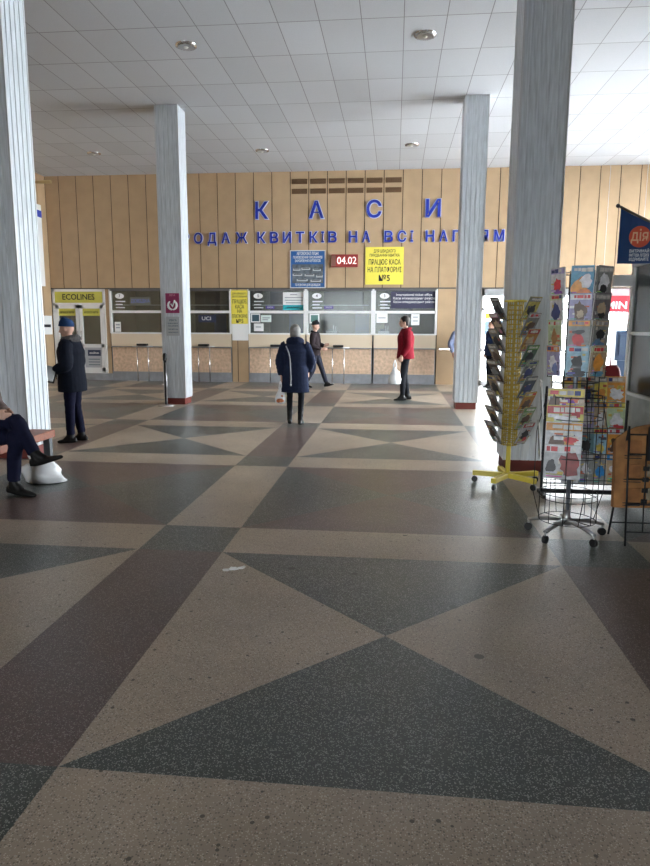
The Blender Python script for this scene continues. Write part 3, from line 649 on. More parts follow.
rown = ['top row', 'second row', 'third row', 'bottom row']
for cn, az in (('middle', AZ0), ('left', AZ0-56), ('right', AZ0+46)):
    a = R(az); n_ = Vector((math.cos(a), math.sin(a), 0))
    for k, (bg, bd, bl, desc) in enumerate(col_specs[cn]):
        p = Vector((SX, SY, 0))+n_*(apo+.013)+Vector((0, 0, 1.75-.18*k))
        put_mag(magazine(.145 if cn == 'middle' else .16, .215, .007, [c_*.8 for c_ in bg], bd, bl, k+len(cn)*5, busy=9), 'picture_magazine', '%s, %s, %s column of wire spinner' % (desc.replace('with an', 'with').replace('with a ', 'with '), rown[k], cn), p, az+random.uniform(-3, 3), -4, 'picture magazines on the wire spinner')
        if cn != 'left':
            p2 = p+n_*(-.011)+Vector((.012 if cn == 'right' else .004, .0, .006))
            put_mag(magazine(.145 if cn == 'middle' else .155, .215, .006, [c_*.7 for c_ in bg], bd, bl, k+60), 'picture_magazine', 'copy tucked behind front magazine, %s, %s column of wire spinner' % (rown[k], cn), p2, az+(6 if cn == 'right' else 0), -4, 'picture magazines on the wire spinner')
for k in range(2):
    a = R(183); n_ = Vector((math.cos(a), math.sin(a), 0))
    put_mag(magazine(.2, .27, .008, GRY, GRY, [(0, .4, .3, .2, BLK)], 90+k), 'picture_magazine', '%s grey magazine seen edge-on at the left side of the spinner\'s lower cage' % ['upper', 'lower'][k], Vector((SX, SY, 0))+n_*.222+Vector((0, 0, .90-.3*k)), 171, -5, 'edge-on magazines in the lower cage')

a = R(AZ0); n_ = Vector((math.cos(a), math.sin(a), 0))
PZ = [((.55, .56, .58), WHT, [(.2, .42, .26, .36, (.22, .02, .02)), (-.3, .35, .14, .2, BLK)], 'white puzzle magazine with dark red flower', .40, 6), (WHT, ORG, [(-.2, .4, .2, .2, BRN), (.2, .5, .2, .1, RED)], 'puzzle magazine with an orange title', .56, 60), (YEL, RED, [(0, .6, .3, .1, WHT), (-.2, .4, .2, .2, LGR)], 'yellow puzzle magazine with a red title', .68, 60), ((.6, .45, .35), YEL, [(.1, .5, .2, .2, PRP), (-.3, .5, .15, .3, BRN)], 'topmost wide puzzle magazine, tan with yellow title', .80, 60)]
for k, (bg, bd, bl, d_, z, bz) in enumerate(PZ):
    put_mag(magazine(.25, .25, .008, [c_*.75 for c_ in bg], [c_*.8 for c_ in bd], bl, 520+k, busy=bz, bandh=.24), 'puzzle_magazine', d_+', in the lower cage of the wire spinner', Vector((SX-.055, SY+.010, z+.075))+n_*(.187-.012*k), AZ0+2, 2, 'puzzle magazines in the lower cage')

# yellow rack
YX, YY = 1.15, 6.60
r = thing('yellow_rack', 'yellow wire magazine rack on a five-armed yellow wheeled base', 'magazine rack', (YX, YY, 0))
mb = MB(); mb.tube([(0, 0, .08), (0, 0, .42)], .023, YELM, 14); mb.loft([(0, 0, .07), (0, 0, .13)], [.045, .035], YELM, 14); mb.build('pole', r)
for k in range(5):
    a = R(-50+72*k); ca, sa = math.cos(a), math.sin(a)
    rot = Matrix.Rotation(a, 3, 'Z'); mb = MB(); mb.box((ca*.17, sa*.17, .095), (.34, .05, .048), YELM, rot=rot, bev=.004); arm = mb.build('base_arm', r)
    mb = MB(); mb.tube([(ca*.32, sa*.32, .08), (ca*.32, sa*.32, .05)], .008, STEEL); px, py = -sa*.012, ca*.012
    mb.loft([(ca*.32-px, sa*.32-py, .03), (ca*.32+px, sa*.32+py, .03)], [.03, .03], BLACK, 14, ref=(0, 0, 1)); mb.build('caster', arm)
cg = MB()
for i in range(10):
    a = R(36*i); cg.tube([(.072*math.cos(a), .072*math.sin(a), .40), (.072*math.cos(a), .072*math.sin(a), 1.80)], .006, YELW, 5)
z = .41
while z < 1.82: cg.ring((0, 0, z), .072, .007, YELW, 5, 16); z += .045
cg.ring((0, 0, 1.80), .10, .008, YELM, 6, 20); cg.tube([(0, 0, .4), (0, 0, 1.8)], .012, YELW, 8); cg.build('cage', r)
LAZ, RAZ = 199, -48
for az in (LAZ, RAZ):
    pk = MB(); n_ = Vector((math.cos(R(az)), math.sin(R(az)), 0)); t_ = Vector((-n_.y, n_.x, 0))
    for k in range(9):
        z0 = .44+k*.148; Z = lambda q: Vector((0, 0, q))
        for s_ in (-.065, .065): pk.tube([n_*.08+t_*s_+Z(z0), n_*.125+t_*s_+Z(z0-.012), n_*.185+t_*s_+Z(z0+.07)], .0025, BLACKM if az == LAZ else YELW, 4)
        pk.tube([n_*.125+t_*-.09+Z(z0-.012), n_*.125+t_*.09+Z(z0-.012)], .0025, BLACKM, 4); pk.tube([n_*.185+t_*-.09+Z(z0+.07), n_*.185+t_*.09+Z(z0+.07)], .0025, BLACKM, 4)
    pk.build('wire_pocket', r)
ordn = ['lowest', 'second from the bottom', 'third from the bottom', 'fourth from the bottom', 'middle', 'fourth from the top', 'third from the top', 'second from the top', 'topmost']
LS = [(GRY, WHT, BRN), (TAN, GRY, BLK), (GRY, TAN, BRN), (TAN, YEL, BLK), (BRN, TAN, GRY), (TAN, GRY, BRN), (GRY, TAN, BLK), (BRN, PINK, TAN), (GRY, BRN, BLK)]
RS = [(WHT, RED, BLK), (LGR, GRN, BRN), (ORG, YEL, BRN), ((.1, .14, .2), GRY, NAVY), (GRY, LGR, NAVY), ((.1, .2, .12), GRN, BLK), (ORG, RED, TAN), (GRY, WHT, BRN), (YEL, GRY, BLK)]
cname = {GRY: 'grey', TAN: 'tan', BRN: 'brown', WHT: 'white', LGR: 'light green', ORG: 'orange', YEL: 'yellowish'}
for az, S_, sd in ((LAZ, LS, 'left'), (RAZ, RS, 'right')):
    n_ = Vector((math.cos(R(az)), math.sin(R(az)), 0)); t_ = Vector((-n_.y, n_.x, 0))
    for k in range(9):
        p = Vector((YX, YY, .44+k*.148))+n_*.128
        bg, bd, bl = S_[k]
        put_mag(magazine(.17, .235, .008, [c_*.6 for c_ in bg], [c_*.7 for c_ in bd], [(0, .42, .32, .25, bl), (.15, .2, .2, .1, bd)], 200+k, busy=10, page=mc((.3, .29, .27))), 'booklet', '%s %s booklet leaning outward on %s side of the yellow rack' % (ordn[k], cname.get(bg, 'dark'), sd), p, az, -27, 'booklets on the yellow rack')
# ------------------------------------------------------------ floor stand with rows of magazines (behind the spinner)
r = thing('magazine_stand', 'black floor stand with tiers of magazines behind the wire spinner', 'magazine rack', (1.77, 6.22, 0))
for x in (-.37, .35):
    mb = MB(); mb.bb(x-.009, x+.009, -.012, .012, 0, 1.02 if x < 0 else .9, BLACKM); mb.build('post', r)
    mb = MB(); mb.bb(x-.012, x+.012, -.16, .12, 0, .03, BLACKM); mb.build('foot', r)
mb = MB(); mb.bb(-.37, .35, -.012, .012, .02, .06, BLACKM); mb.build('base_bar', r)
for k in range(4): mb = MB(); mb.bb(-.37, .35, -.075+.045*k, -.03+.045*k, .13+k*.235-.006, .13+k*.235, BLACKM); mb.tube([(-.37, -.08+.045*k, .165+k*.235), (.35, -.08+.045*k, .165+k*.235)], .003, BLACKM, 5); mb.build('shelf', r)
tier = ['bottom', 'second', 'third', 'top']
cx_ = [-.275, -.125, .01, .14, .275]
specs = [
 [((.55, .56, .58), WHT, [(-.05, .4, .3, .2, BLK)], 'black and white'), (WHT, GRY, [(.05, .45, .42, .36, (.22, .02, .02))], 'red flower'), (GRY, (.4, .45, .5), [(0, .5, .2, .2, WHT)], 'grey'), (GRY, TAN, [(0, .4, .3, .2, (.03, .25, .6))], 'grey and blue'), (TAN, (.03, .25, .6), [(0, .5, .3, .2, WHT)], 'tan with blue title')],
 [(YEL, WHT, [(0, .4, .4, .25, ORG), (-.2, .2, .2, .1, NAVY)], 'yellow and orange'), (ORG, YEL, [(0, .4, .35, .25, LGR), (.2, .6, .15, .1, RED)], 'orange'), ((.15, .3, .35), GRY, [(0, .4, .3, .2, BLK)], 'teal grey'), (LBL, YEL, [(0, .3, .3, .15, YEL)], 'pale blue and yellow'), (ORG, WHT, [(0, .4, .3, .3, BRN)], 'orange with a white title')],
 [(WHT, ORG, [(0, .4, .4, .25, LGR), (.1, .2, .3, .1, PINK)], 'white and orange'), (WHT, RED, [(0, .45, .4, .3, BRN), (.2, .3, .2, .1, YEL)], 'white and red'), (LIL, GRY, [(0, .4, .3, .2, WHT)], 'lilac'), (TAN, ORG, [(0, .4, .3, .25, WHT)], 'tan'), (LGR, YEL, [(0, .35, .35, .2, WHT), (0, .15, .4, .1, RED)], 'olive with a yellow title')],
 [(TAN, YEL, [(0, .4, .4, .25, BRN), (-.2, .3, .2, .2, RED)], 'tan and yellow'), (YEL, ORG, [(0, .4, .35, .25, PINK), (.2, .3, .2, .1, GRN)], 'yellow with orange title'), (GRY, TAN, [(0, .4, .3, .2, NAVY)], 'grey and tan'), (YEL, GRY, [(0, .4, .3, .2, ORG)], 'yellow'), (ORG, TAN, [(0, .4, .4, .2, WHT)], 'orange and tan')]]
cpos = ['', 'leftmost', 'second from the left', 'second from the right', 'rightmost']
for k in range(4):
    for i in range(1, 5):
        bg, bd, bl, d_ = specs[k][i]
        put_mag(magazine([.165, .165, .135, .135, .16][i], .275, .006, bg, bd, bl, 300+k*10+i, busy=14), 'magazine', '%s magazine, %s, %s tier of black floor stand' % (d_, cpos[i], tier[k]), (1.77+cx_[i], 6.22-.052+.045*k+(i % 2)*.008, .131+k*.235), -92+random.uniform(-3, 3), 9, 'magazines on the black floor stand')

# ------------------------------------------------------------ newspaper rack, front right
r = thing('newspaper_rack', 'black wire A-frame rack holding tan newspapers at right edge', 'newspaper rack', (1.98, 4.82, 0))
TAN2 = mat('newsprint_tan', (.30, .14, .045), .75, var=.35, scale=9); TAN3 = mat('newsprint_brown', (.26, .11, .035), .75, var=.3, scale=12)
for x in (-.30, .42):
    mb = MB(); mb.tube([(x, -.06, 0), (x-.005, .02, .86)], .007, BLACKM, 6); mb.tube([(x-.03, .22, 0), (x-.005, .02, .86)], .008, BLACKM, 6); mb.build('leg', r)
mb = MB()
for z in (.10, .30, .48, .66, .80): mb.tube([(-.30, -.05+.08*z/.86, z), (.42, -.05+.08*z/.86, z)], .006, BLACKM, 5)
for i in range(7): x = -.30+i*.12; mb.tube([(x, -.04, .10), (x, .016, .80)], .005, BLACKM, 5)
mb.tube([(-.33, .2, .10), (.4, .2, .10)], .006, BLACKM, 5); mb.bb(-.18, -.155, -.02, .005, .62, .86, BLACKM)
for z in (.56, .48, .40, .32): mb.box((-.175, -.005, z), (.04, .012, .03), BLACKM)
mb.build('wire_panel', r)
for k in range(3):
    mb = MB(); n = 12; dy = .03+k*.02; W0 = .40
    for i in range(n):
        xa_, xb_ = -W0+2*W0*i/n, -W0+2*W0*(i+1)/n
        top = lambda x_: .875-.02*k-.18*(x_/W0-.1)**4*(.4)+.0*x_
        def yy(x_, z_): return dy-.05+.10*z_+.012*math.cos(x_*9+k)
        va = [(xa_, yy(xa_, .27), .27-.004*k), (xb_, yy(xb_, .27), .27-.004*k), (xb_, yy(xb_, top(xb_)), top(xb_)), (xa_, yy(xa_, top(xa_)), top(xa_))]
        bk = [(v[0], v[1]+.012, v[2]) for v in va]
        m_ = TAN2 if k == 0 else TAN3
        mb.poly(va, m_); mb.poly(bk[::-1], m_); mb.poly([va[3], va[2], bk[2], bk[3]], m_); mb.poly([va[1], va[0], bk[0], bk[1]], m_)
        if i == 0: mb.poly([va[0], va[3], bk[3], bk[0]], m_)
        if i == n-1: mb.poly([va[2], va[1], bk[1], bk[2]], m_)
    if k == 0:
        for q in range(12):
            x = -.28+(q % 4)*.16; z = .32+(q//4)*.17; mb.box((x, dy-.05+.10*z+.012*math.cos(x*9)-.004, z+.05), (.11, .003, .09), [TAN3, mat('newsprint_pale', (.42, .32, .17), .75, var=.3, scale=20), TAN3, mat('newsprint_grey', (.22, .19, .13), .8, var=.4, scale=25)][(q*7) % 4])
            for e in range(2): mb.box((x, dy-.05+.10*z+.012*math.cos(x*9)-.004, z-.015-e*.018), (.12, .003, .006), INK)
    o = mb.build('newspaper', loc=(2.0, 4.82, 0)); tag(o, ['tan newspaper at the front of the black wire A-frame rack', 'brown newspaper second in the black wire A-frame rack', 'brown newspaper at the back of the black wire A-frame rack'][k], 'newspaper', 'newspapers in the A-frame rack')

# ------------------------------------------------------------ kiosk with dusty glass, counter, red bag, pennant
r = thing('kiosk', 'white framed glass kiosk at the right edge of the hall', 'kiosk', (2.16, 6.5, 0))
def fr_(x0, x1, y0, y1, z0, z1, m=WHITE): return MB().bb(x0, x1, y0, y1, z0, z1, m, bev=.004)
for x in (0, 1.8):
    for y_ in (-1.12, 0): fr_(x, x+.055, y_-.055, y_, 0, 2.1).build('post', r)
fr_(0, 1.86, -1.18, 0, 2.1, 2.18, mat('kiosk_roof', (.55, .57, .60), .5)).build('roof', r)
for z in (.95, 1.5): 
    for (a0, a1) in ((-1.12, -.055),): fr_(.01, .045, a0, a1, z-.015, z+.015, ALU).build('rail', r)
for (a0, a1) in ((-1.12, -.055),):
    MB().bb(.024, .030, a0, a1, .97, 2.1, GLASS_DUSTY).build('pane', r)
    fr_(.02, .05, a0, a1, .02, .94, mat('kiosk_panel', (.40, .43, .42), .6, var=.15)).build('lower_panel', r)
fr_(.055, 1.8, -.03, -.02, .05, 2.1, mat('kiosk_back', (.28, .27, .20), .7, var=.6, scale=6)).build('end_panel', r)
for z in (1.0, 1.35, 1.7):
    fr_(.14, .30, -1.1, -.1, z, z+.02, mat('shelf_tan', (.36, .33, .26), .7)).build('shelf', r)
fr_(.30, .34, -1.1, -.1, .05, 2.1, mat('kiosk_inner', (.24, .25, .20), .8, var=.7, scale=5)).build('back_board', r)
fr_(-.16, .0, -.06, .02, 1.93, 2.03).build('lamp_box', r)
rr = random.Random(5)
for k in range(4):
    y_ = -.25-k*.24; mb = magazine(.19, .26, .01, rr.choice([GRY, TAN, LGR, LBL, WHT]), rr.choice([GRY, YEL, RED]), [(0, .4, .3, .2, rr.choice([BRN, NAVY, ORG]))], 400+k)
    put_mag(mb, 'book', '%s book from the far end on the middle shelf behind the kiosk glass' % ['first', 'second', 'third', 'fourth', 'fifth', 'sixth', 'seventh', 'eighth'][k], (2.16+.24, 6.5+y_, 1.372), 180, 8, 'books in the kiosk')['category'] = 'book'
r = thing('pennant_flag', 'dark blue pennant with a red round logo hanging above the kiosk', 'flag', (1.885, 6.05, 2.55))
mb = MB(); mb.tube([(-.02, 0, .02), (.72, .0, -.35)], .011, mat('flag_pole', (.12, .10, .07), .4, .5), 8); mb.ball((-.025, 0, .022), .018, BLACK); mb.build('pole', r)
mb = MB(); FB = mat('flag_blue', (.008, .045, .16), .6)
n = 12
for i in range(n):
    a, b_ = .6*i/n, .6*(i+1)/n; ya, yb = .012*math.sin(a*14), .012*math.sin(b_*14)
    mb.poly([(a, ya-.002, -.455), (b_, yb-.002, -.455), (b_, yb-.002, -.5*b_-.0), (a, ya-.002, -.5*a)], FB); mb.poly([(a, ya+.002, -.5*a), (b_, yb+.002, -.5*b_), (b_, yb+.002, -.455), (a, ya+.002, -.455)], FB)
mb.build('cloth', r)
mb = MB(); mb.loft([(.165, -.016, -.235), (.165, -.02, -.235)], [(.088, .088)]*2, mat('logo_red', (.60, .08, .03), .5), 28); mb.build('logo', r)
mb = MB(); mb.text('дія', .13, mat('logo_tan', (.75, .5, .3), .6), (.165, -.022, -.23), ext=.001, width=.14)
for q, s_ in enumerate(('ВИТРИМАЙ', 'МИТТЄВА ЛОТЕРЕЯ', 'ВІДРИВАЙТЕ')): mb.text(s_, .035, GREYTXT, (.17, -.018, -.355-q*.034), ext=.001, width=.16)
mb.build('lettering', r)
r = thing('side_counter', 'white counter table behind the magazine racks', 'table', (2.75, 8.3, 0))
fr_(-.65, .6, -.25, .25, .84, .89).build('tabletop', r)
for x in (-.6, .55):
    for y_ in (-.2, .2): fr_(x-.02, x+.02, y_-.02, y_+.02, 0, .84, ALU).build('leg', r)
r = thing('red_bag', 'dark red handbag on the white counter behind the spinner', 'bag', (2.50, 8.22, .892))
RB = mat('red_leather', (.22, .01, .015), .45, var=.2, scale=8)
mb = MB(); mb.loft([(0, 0, 0), (0, 0, .03), (0, 0, .16), (0, 0, .22)], [(.2, .07), (.215, .08), (.185, .06), (.15, .03)], RB, 20, sub=3, power=.7); mb.build('body', r)
mb = MB(); mb.tube([(-.06, -.03, .2), (-.05, -.03, .31), (0, -.03, .34), (.05, -.03, .31), (.06, -.03, .2)], .009, RB); mb.build('handle', r)
r = thing('payment_terminal', 'dark blue terminal standing far back near the right windows', 'terminal', (4.72, 14.2, 0))
NV = mat('terminal_blue', (.05, .08, .14), .4)
fr_(-.22, .22, -.2, .2, 0, .9, NV).build('cabinet', r); fr_(-.24, .24, -.1, .2, .9, 1.5, NV).build('screen_housing', r); fr_(-.17, .17, -.115, -.1, 1.0, 1.42, mat('screen_dark', (.09, .12, .18), .2)).build('screen', r); MB().tube([(0, 0, 1.5), (0, 0, 1.72)], .012, BLACK).build('antenna', r)
r = thing('hanging_sign', 'red and white MIN sign by the far right windows', 'sign', (5.75, WY-.25, 1.95))
fr_(-.55, .55, -.03, .03, 0, .42, REDS).build('board', r); MB().text('MIN', .26, PAPER, (-.08, -.034, .17), width=.52, ext=.003, bold=.02).build('lettering', r)
mb = MB(); 
for x in (-.45, .45): mb.tube([(x, 0, .42), (x, 0, HC-1.95)], .006, STEEL, 5)
mb.build('hanger', r)

# ------------------------------------------------------------ people
def hand(mb, w, d, side, palm_n, s, curl=.9):
    """w wrist, d direction of the hand, palm_n palm normal"""
    w = Vector(w); d = Vector(d).normalized(); pn = Vector(palm_n); pn = (pn-d*pn.dot(d)).normalized(); t = d.cross(pn).normalized()*side
    mb.loft([w-d*.01*s, w+d*.03*s, w+d*.07*s, w+d*.09*s], [(.026*s, .018*s), (.036*s, .016*s), (.042*s, .015*s), (.038*s, .012*s)], SKIN, 12, ref=t, sub=2)
    for i, (off, ln) in enumerate(((-.030, .070), (-.010, .078), (.010, .073), (.029, .058))):
        p = w+d*.085*s+t*off*s; ang = 0; pts = [p-d*.02*s]; pts.append(p); dd = d.copy()
        for seg in (.45, .32, .23):
            ang += curl*.6; v = d*math.cos(ang)+pn*math.sin(ang); p = p+v*ln*seg*s; pts.append(p)
        mb.loft(pts, [.0095*s, .0095*s, .009*s, .0085*s, .006*s], SKIN, 8, ref=t)
    p = w+d*.025*s-t*.03*s
    mb.loft([p, p+d*.03*s-t*.02*s+pn*.008*s, p+d*.055*s-t*.022*s+pn*.022*s, p+d*.075*s-t*.014*s+pn*.034*s], [.012*s, .011*s, .010*s, .007*s], SKIN, 8, ref=t)

def person(label, loc, rz, h, J, C_, hair=None):
    """local frame: faces +X, left is +Y"""
    s = h/1.75; root = thing('person', label, 'person', loc, rz); V = Vector
    D = dict(pelvis=(0, 0, .95), waist=(0, 0, 1.1), chest=(0, 0, 1.30), neck=(-.005, 0, 1.46), head=(.02, 0, 1.625), yaw=0, nod=0,
             shL=(0, .18, 1.41), shR=(0, -.18, 1.41), elL=(-.02, .25, 1.14), elR=(-.02, -.25, 1.14), wrL=(.05, .25, .90), wrR=(.05, -.25, .90),
             hdL=(.05, 0, -1), hdR=(.05, 0, -1), hpL=(0, .09, .93), hpR=(0, -.09, .93), knL=(.02, .10, .50), knR=(.02, -.10, .50), anL=(-.02, .10, .09), anR=(-.02, -.10, .09),
             ftL=(1, .12, -.12), ftR=(1, -.12, -.12), pnL=(0, -1, 0), pnR=(0, 1, 0), curl=.5); D.update(J)
    P = {k: V(v)*s for k, v in D.items() if hasattr(v, '__len__') and k[:2] not in ('hd', 'ft', 'pn')}
    # ---- body, one continuous surface
    b = MB()
    b.loft([P['pelvis']-V((0, 0, .06*s)), P['pelvis'], P['waist'], P['chest'], P['neck']-V((0, 0, .03*s))], [(.07*s, .10*s), (.09*s, .13*s), (.08*s, .115*s), (.095*s, .14*s), (.06*s, .08*s)], SKIN, 16, sub=3)
    b.loft([P['neck']-V((0, 0, .05*s)), P['neck'], P['head']-V((.01*s, 0, .03*s))], [.065*s, .052*s, .05*s], SKIN, 12, sub=2)
    for q in 'LR':
        sg = 1 if q == 'L' else -1
        b.loft([P['chest']*.5+P['sh'+q]*.5, P['sh'+q], P['el'+q], P['wr'+q]], [.05*s, .042*s, .032*s, .025*s], SKIN, 12, sub=3, ref=(0, 1, 0))
        b.loft([P['pelvis'], P['hp'+q], P['kn'+q], P['an'+q]], [.06*s, .058*s, .034*s, .028*s], SKIN, 12, sub=3)
        fd = V(D['ft'+q]).normalized(); an = P['an'+q]
        b.loft([an+V((0, 0, .01*s))-fd*.03*s, an-V((0, 0, .03*s))+fd*.04*s, an-V((0, 0, .05*s))+fd*.15*s], [.026*s, .022*s, .016*s], SKIN, 8)
        hand(b, P['wr'+q], D['hd'+q], sg, D['pn'+q], s, D['curl'])
    Hc = P['head']; yaw = Matrix.Rotation(D['yaw'], 3, 'Z') @ Matrix.Rotation(D['nod'], 3, 'Y')
    def hp(x, y_, z): return Hc+yaw @ V((x*s, y_*s, z*s))
    b.ball(Hc+yaw @ V((-.012*s, 0, .02*s)), .1*s, SKIN, 20, 16, scale=(.98, .80, 1.06), rot=yaw)
    b.loft([hp(.02, 0, .02), hp(.035, 0, -.05), hp(.045, 0, -.095)], [(.07*s, .068*s), (.058*s, .056*s), (.032*s, .03*s)], SKIN, 14, sub=2)
    b.loft([hp(.075, 0, .03), hp(.093, 0, .0), hp(.108, 0, -.022), hp(.088, 0, -.032)], [.009*s, .012*s, .015*s, .010*s], SKIN, 8)
    b.loft([hp(.078, 0, -.055), hp(.092, 0, -.058)], [(.026*s, .010*s), (.018*s, .006*s)], SKIN, 10, ref=(0, 1, 0))
    b.loft([hp(.07, -.03, .038), hp(.083, 0, .042), hp(.07, .03, .038)], [.01*s]*3, SKIN, 8)
    for sg in (1, -1): b.ball(hp(-.005, sg*.08, -.005), .028*s, SKIN, 10, 8, scale=(.7, .3, 1.1), rot=yaw)
    bo = bake_remesh(b.build('body', root), .0075*s, 3)
    for m_ in (EYE, LIP): bo.data.materials.append(m_)
    eyes = [hp(.084, sg*.03, .018) for sg in (1, -1)]; lip = hp(.09, 0, -.058)
    for p in bo.data.polygons:
        c_ = p.center
        if min((c_-e).length for e in eyes) < .0125*s: p.material_index = len(bo.data.materials)-2
        elif (c_-lip).length < .02*s and abs(c_.z-lip.z) < .007*s: p.material_index = len(bo.data.materials)-1
    # ---- trousers
    t = MB(); tw = C_.get('tw', 1)
    t.loft([P['hpL'], P['hpR']], [.09*s, .09*s], C_['trousers'], 14, sub=2, ref=(1, 0, 0))
    t.loft([P['waist']-V((0, 0, .03*s)), P['pelvis'], P['pelvis']-V((0, 0, .09*s))], [(.11*s, .145*s), (.125*s, .175*s), (.10*s, .16*s)], C_['trousers'], 16, sub=3)
    for q in 'LR': t.loft([P['hp'+q]+V((0, 0, .02*s)), P['hp'+q].lerp(P['kn'+q], .5), P['kn'+q], P['kn'+q].lerp(P['an'+q], .45), P['an'+q].lerp(P['kn'+q], .07)], [.10*s, .088*s*tw, .070*s*tw, .066*s*tw, .058*s*tw], C_['trousers'], 14, sub=4)
    for v in t.bm.verts: v.co += Vector((math.sin(v.co.z*70/s), math.cos(v.co.z*57/s), 0))*.0025
    bake_remesh(t.build('trousers', root), .012*s, 3)
    # ---- shoes
    for q in 'LR':
        fd = V(D['ft'+q]).normalized(); an = P['an'+q]; up = V((0, 0, 1)); up = (up-fd*up.dot(fd)).normalized(); sd = fd.cross(up); L_ = C_.get('shoe_len', 1)
        m = MB(); bh = C_.get('boot', .06)*s; leg = (P['kn'+q]-an).normalized()
        m.loft([an+leg*bh, an+leg*.01*s, an-up*.035*s-fd*.005*s], [.052*s, .047*s, .048*s], C_['shoes'], 14, sub=2)
        base = an-up*.055*s
        m.loft([an+leg*.05*s+fd*.005*s, an+fd*.03*s-up*.01*s, base+fd*.09*s+up*.012*s], [.046*s, .044*s, .034*s], C_['shoes'], 12, ref=sd, sub=2)
        m.loft([base-fd*.075*s, base-fd*.055*s, base+fd*.03*s, base+fd*.12*s*L_, base+fd*.175*s*L_, base+fd*.20*s*L_], [(.02*s, .025*s), (.034*s, .04*s), (.040*s, .042*s), (.042*s, .028*s), (.03*s, .02*s), (.008*s, .01*s)], C_['shoes'], 14, ref=sd, sub=3)
        m.loft([base-fd*.05*s-up*.018*s, base-fd*.05*s-up*.033*s], [.034*s, .032*s], C_['shoes'], 12, ref=sd)
        bake_remesh(m.build('shoe', root), .009*s, 2)
    # ---- coat
    k = MB(); cl_ = C_['coat']; hem = C_.get('hem', .88)*s; fat = C_.get('fat', 1); flare = C_.get('flare', 1)
    mid = P['waist']; pz = P['pelvis']; top = P['neck']
    hemp = V((pz.x, pz.y, hem)) if C_.get('hem_mode', 1) else pz
    pts = [hemp, V((pz.x, pz.y, (hem+pz.z)/2)) if hem < pz.z-.05 else pz.lerp(mid, .3), mid, P['chest'], P['chest'].lerp(top, .7), top+V((0, 0, .02*s))]
    k.loft(pts, [(.150*s*fat*flare, .205*s*fat*flare), (.150*s*fat, .20*s*fat), (.135*s*fat, .18*s*fat), (.145*s*fat, .195*s*fat), (.115*s*fat, .165*s*fat), (.07*s, .085*s)], cl_, 22, sub=6)
    for q in 'LR':
        shq = P['sh'+q]-V((0, 0, .012*s)); k.loft([P['chest'].lerp(P['neck'], .5), shq.lerp(P['neck'], .35)-V((0, 0, .03*s)), shq, P['sh'+q].lerp(P['el'+q], .5), P['el'+q], P['el'+q].lerp(P['wr'+q], .5), P['wr'+q].lerp(P['el'+q], .08)], [.06*s*fat, .072*s*fat, .078*s*fat, .076*s*fat, .068*s*fat, .060*s*fat, .047*s*fat], cl_, 14, sub=5, ref=(0, 1, 0))
    if C_.get('quilt'):
        for v in k.bm.verts:
            c0 = V((pz.x, pz.y, v.co.z)); d_ = v.co-c0; v.co = c0+d_*(1+C_['quilt']*abs(math.sin(v.co.z/s*PI/.075))-.02)
    bake_remesh(k.build('coat', root), .011*s, 2)
    if C_.get('collar'):
        m = MB(); cr, cm = C_['collar']; n = 16; ct = P['neck']+V((0, 0, .035*s))
        for i in range(n):
            a0 = 2*PI*i/n; m.ball(ct+V((math.cos(a0)*.085*s, math.sin(a0)*.095*s, -.02*s-.02*s*math.cos(a0))), cr*s, cm, 10, 8)
        bake_remesh(m.build('fur_collar' if C_.get('fur') else 'hood', root), .010*s, 2)
    if C_.get('hat'):
        m = MB(); m.loft([hp(-.01, 0, .035), hp(-.015, 0, .06), hp(-.02, 0, .10), hp(-.028, 0, .142), hp(-.035, 0, .155)], [(.106*s, .092*s), (.110*s, .096*s), (.098*s, .088*s), (.066*s, .06*s), (.02*s, .02*s)], C_['hat'], 22, ref=yaw @ V((1, 0, 0)), sub=4)
        if C_.get('hatlow'): m.loft([hp(-.03, 0, -.05), hp(-.02, 0, .03), hp(-.01, 0, .06)], [(.09*s, .088*s), (.104*s, .096*s), (.10*s, .09*s)], C_['hat'], 22, ref=yaw @ V((1, 0, 0)), sub=2)
        m.build('hat', root)
    if hair:
        m = MB(); m.ball(hp(-.026, 0, .035), .104*s, hair, 18, 14, scale=(.98, .86, 1.02), rot=yaw)
        m.ball(hp(-.05, 0, -.02), .07*s, hair, 14, 10, scale=(.8, 1.05, 1.0), rot=yaw)
        m.build('hair', root)
    root['_P'] = 0; del root['_P']
    return root, P
FAB = lambda n, c_, **k: mat(n, c_, .85, var=k.get('var', .15), scale=k.get('scale', 20), bump=.25, bscale=k.get('b', 60), spec=.15)
DENIM = FAB('navy_trousers', (.006, .007, .024)); NAVYC = FAB('navy_coat', (.015, .022, .052)); BLKF = FAB('black_cloth', (.012, .013, .017)); DKSHOE = mat('dark_leather', (.008, .0075, .0075), .5, spec=.25)
REDJ = FAB('red_jacket', (.19, .008, .018)); GREYH = FAB('grey_knit', (.30, .29, .28), b=90); BLUEH = FAB('blue_knit', (.018, .048, .13), b=120); FUR = mat('grey_fur', (.09, .085, .085), .95, var=.5, scale=60, bump=1, bscale=120)
PARKA = FAB('black_parka', (.005, .007, .015)); HAIRD = mat('dark_hair', (.015, .01, .008), .6)
def d_(a): return R(a)
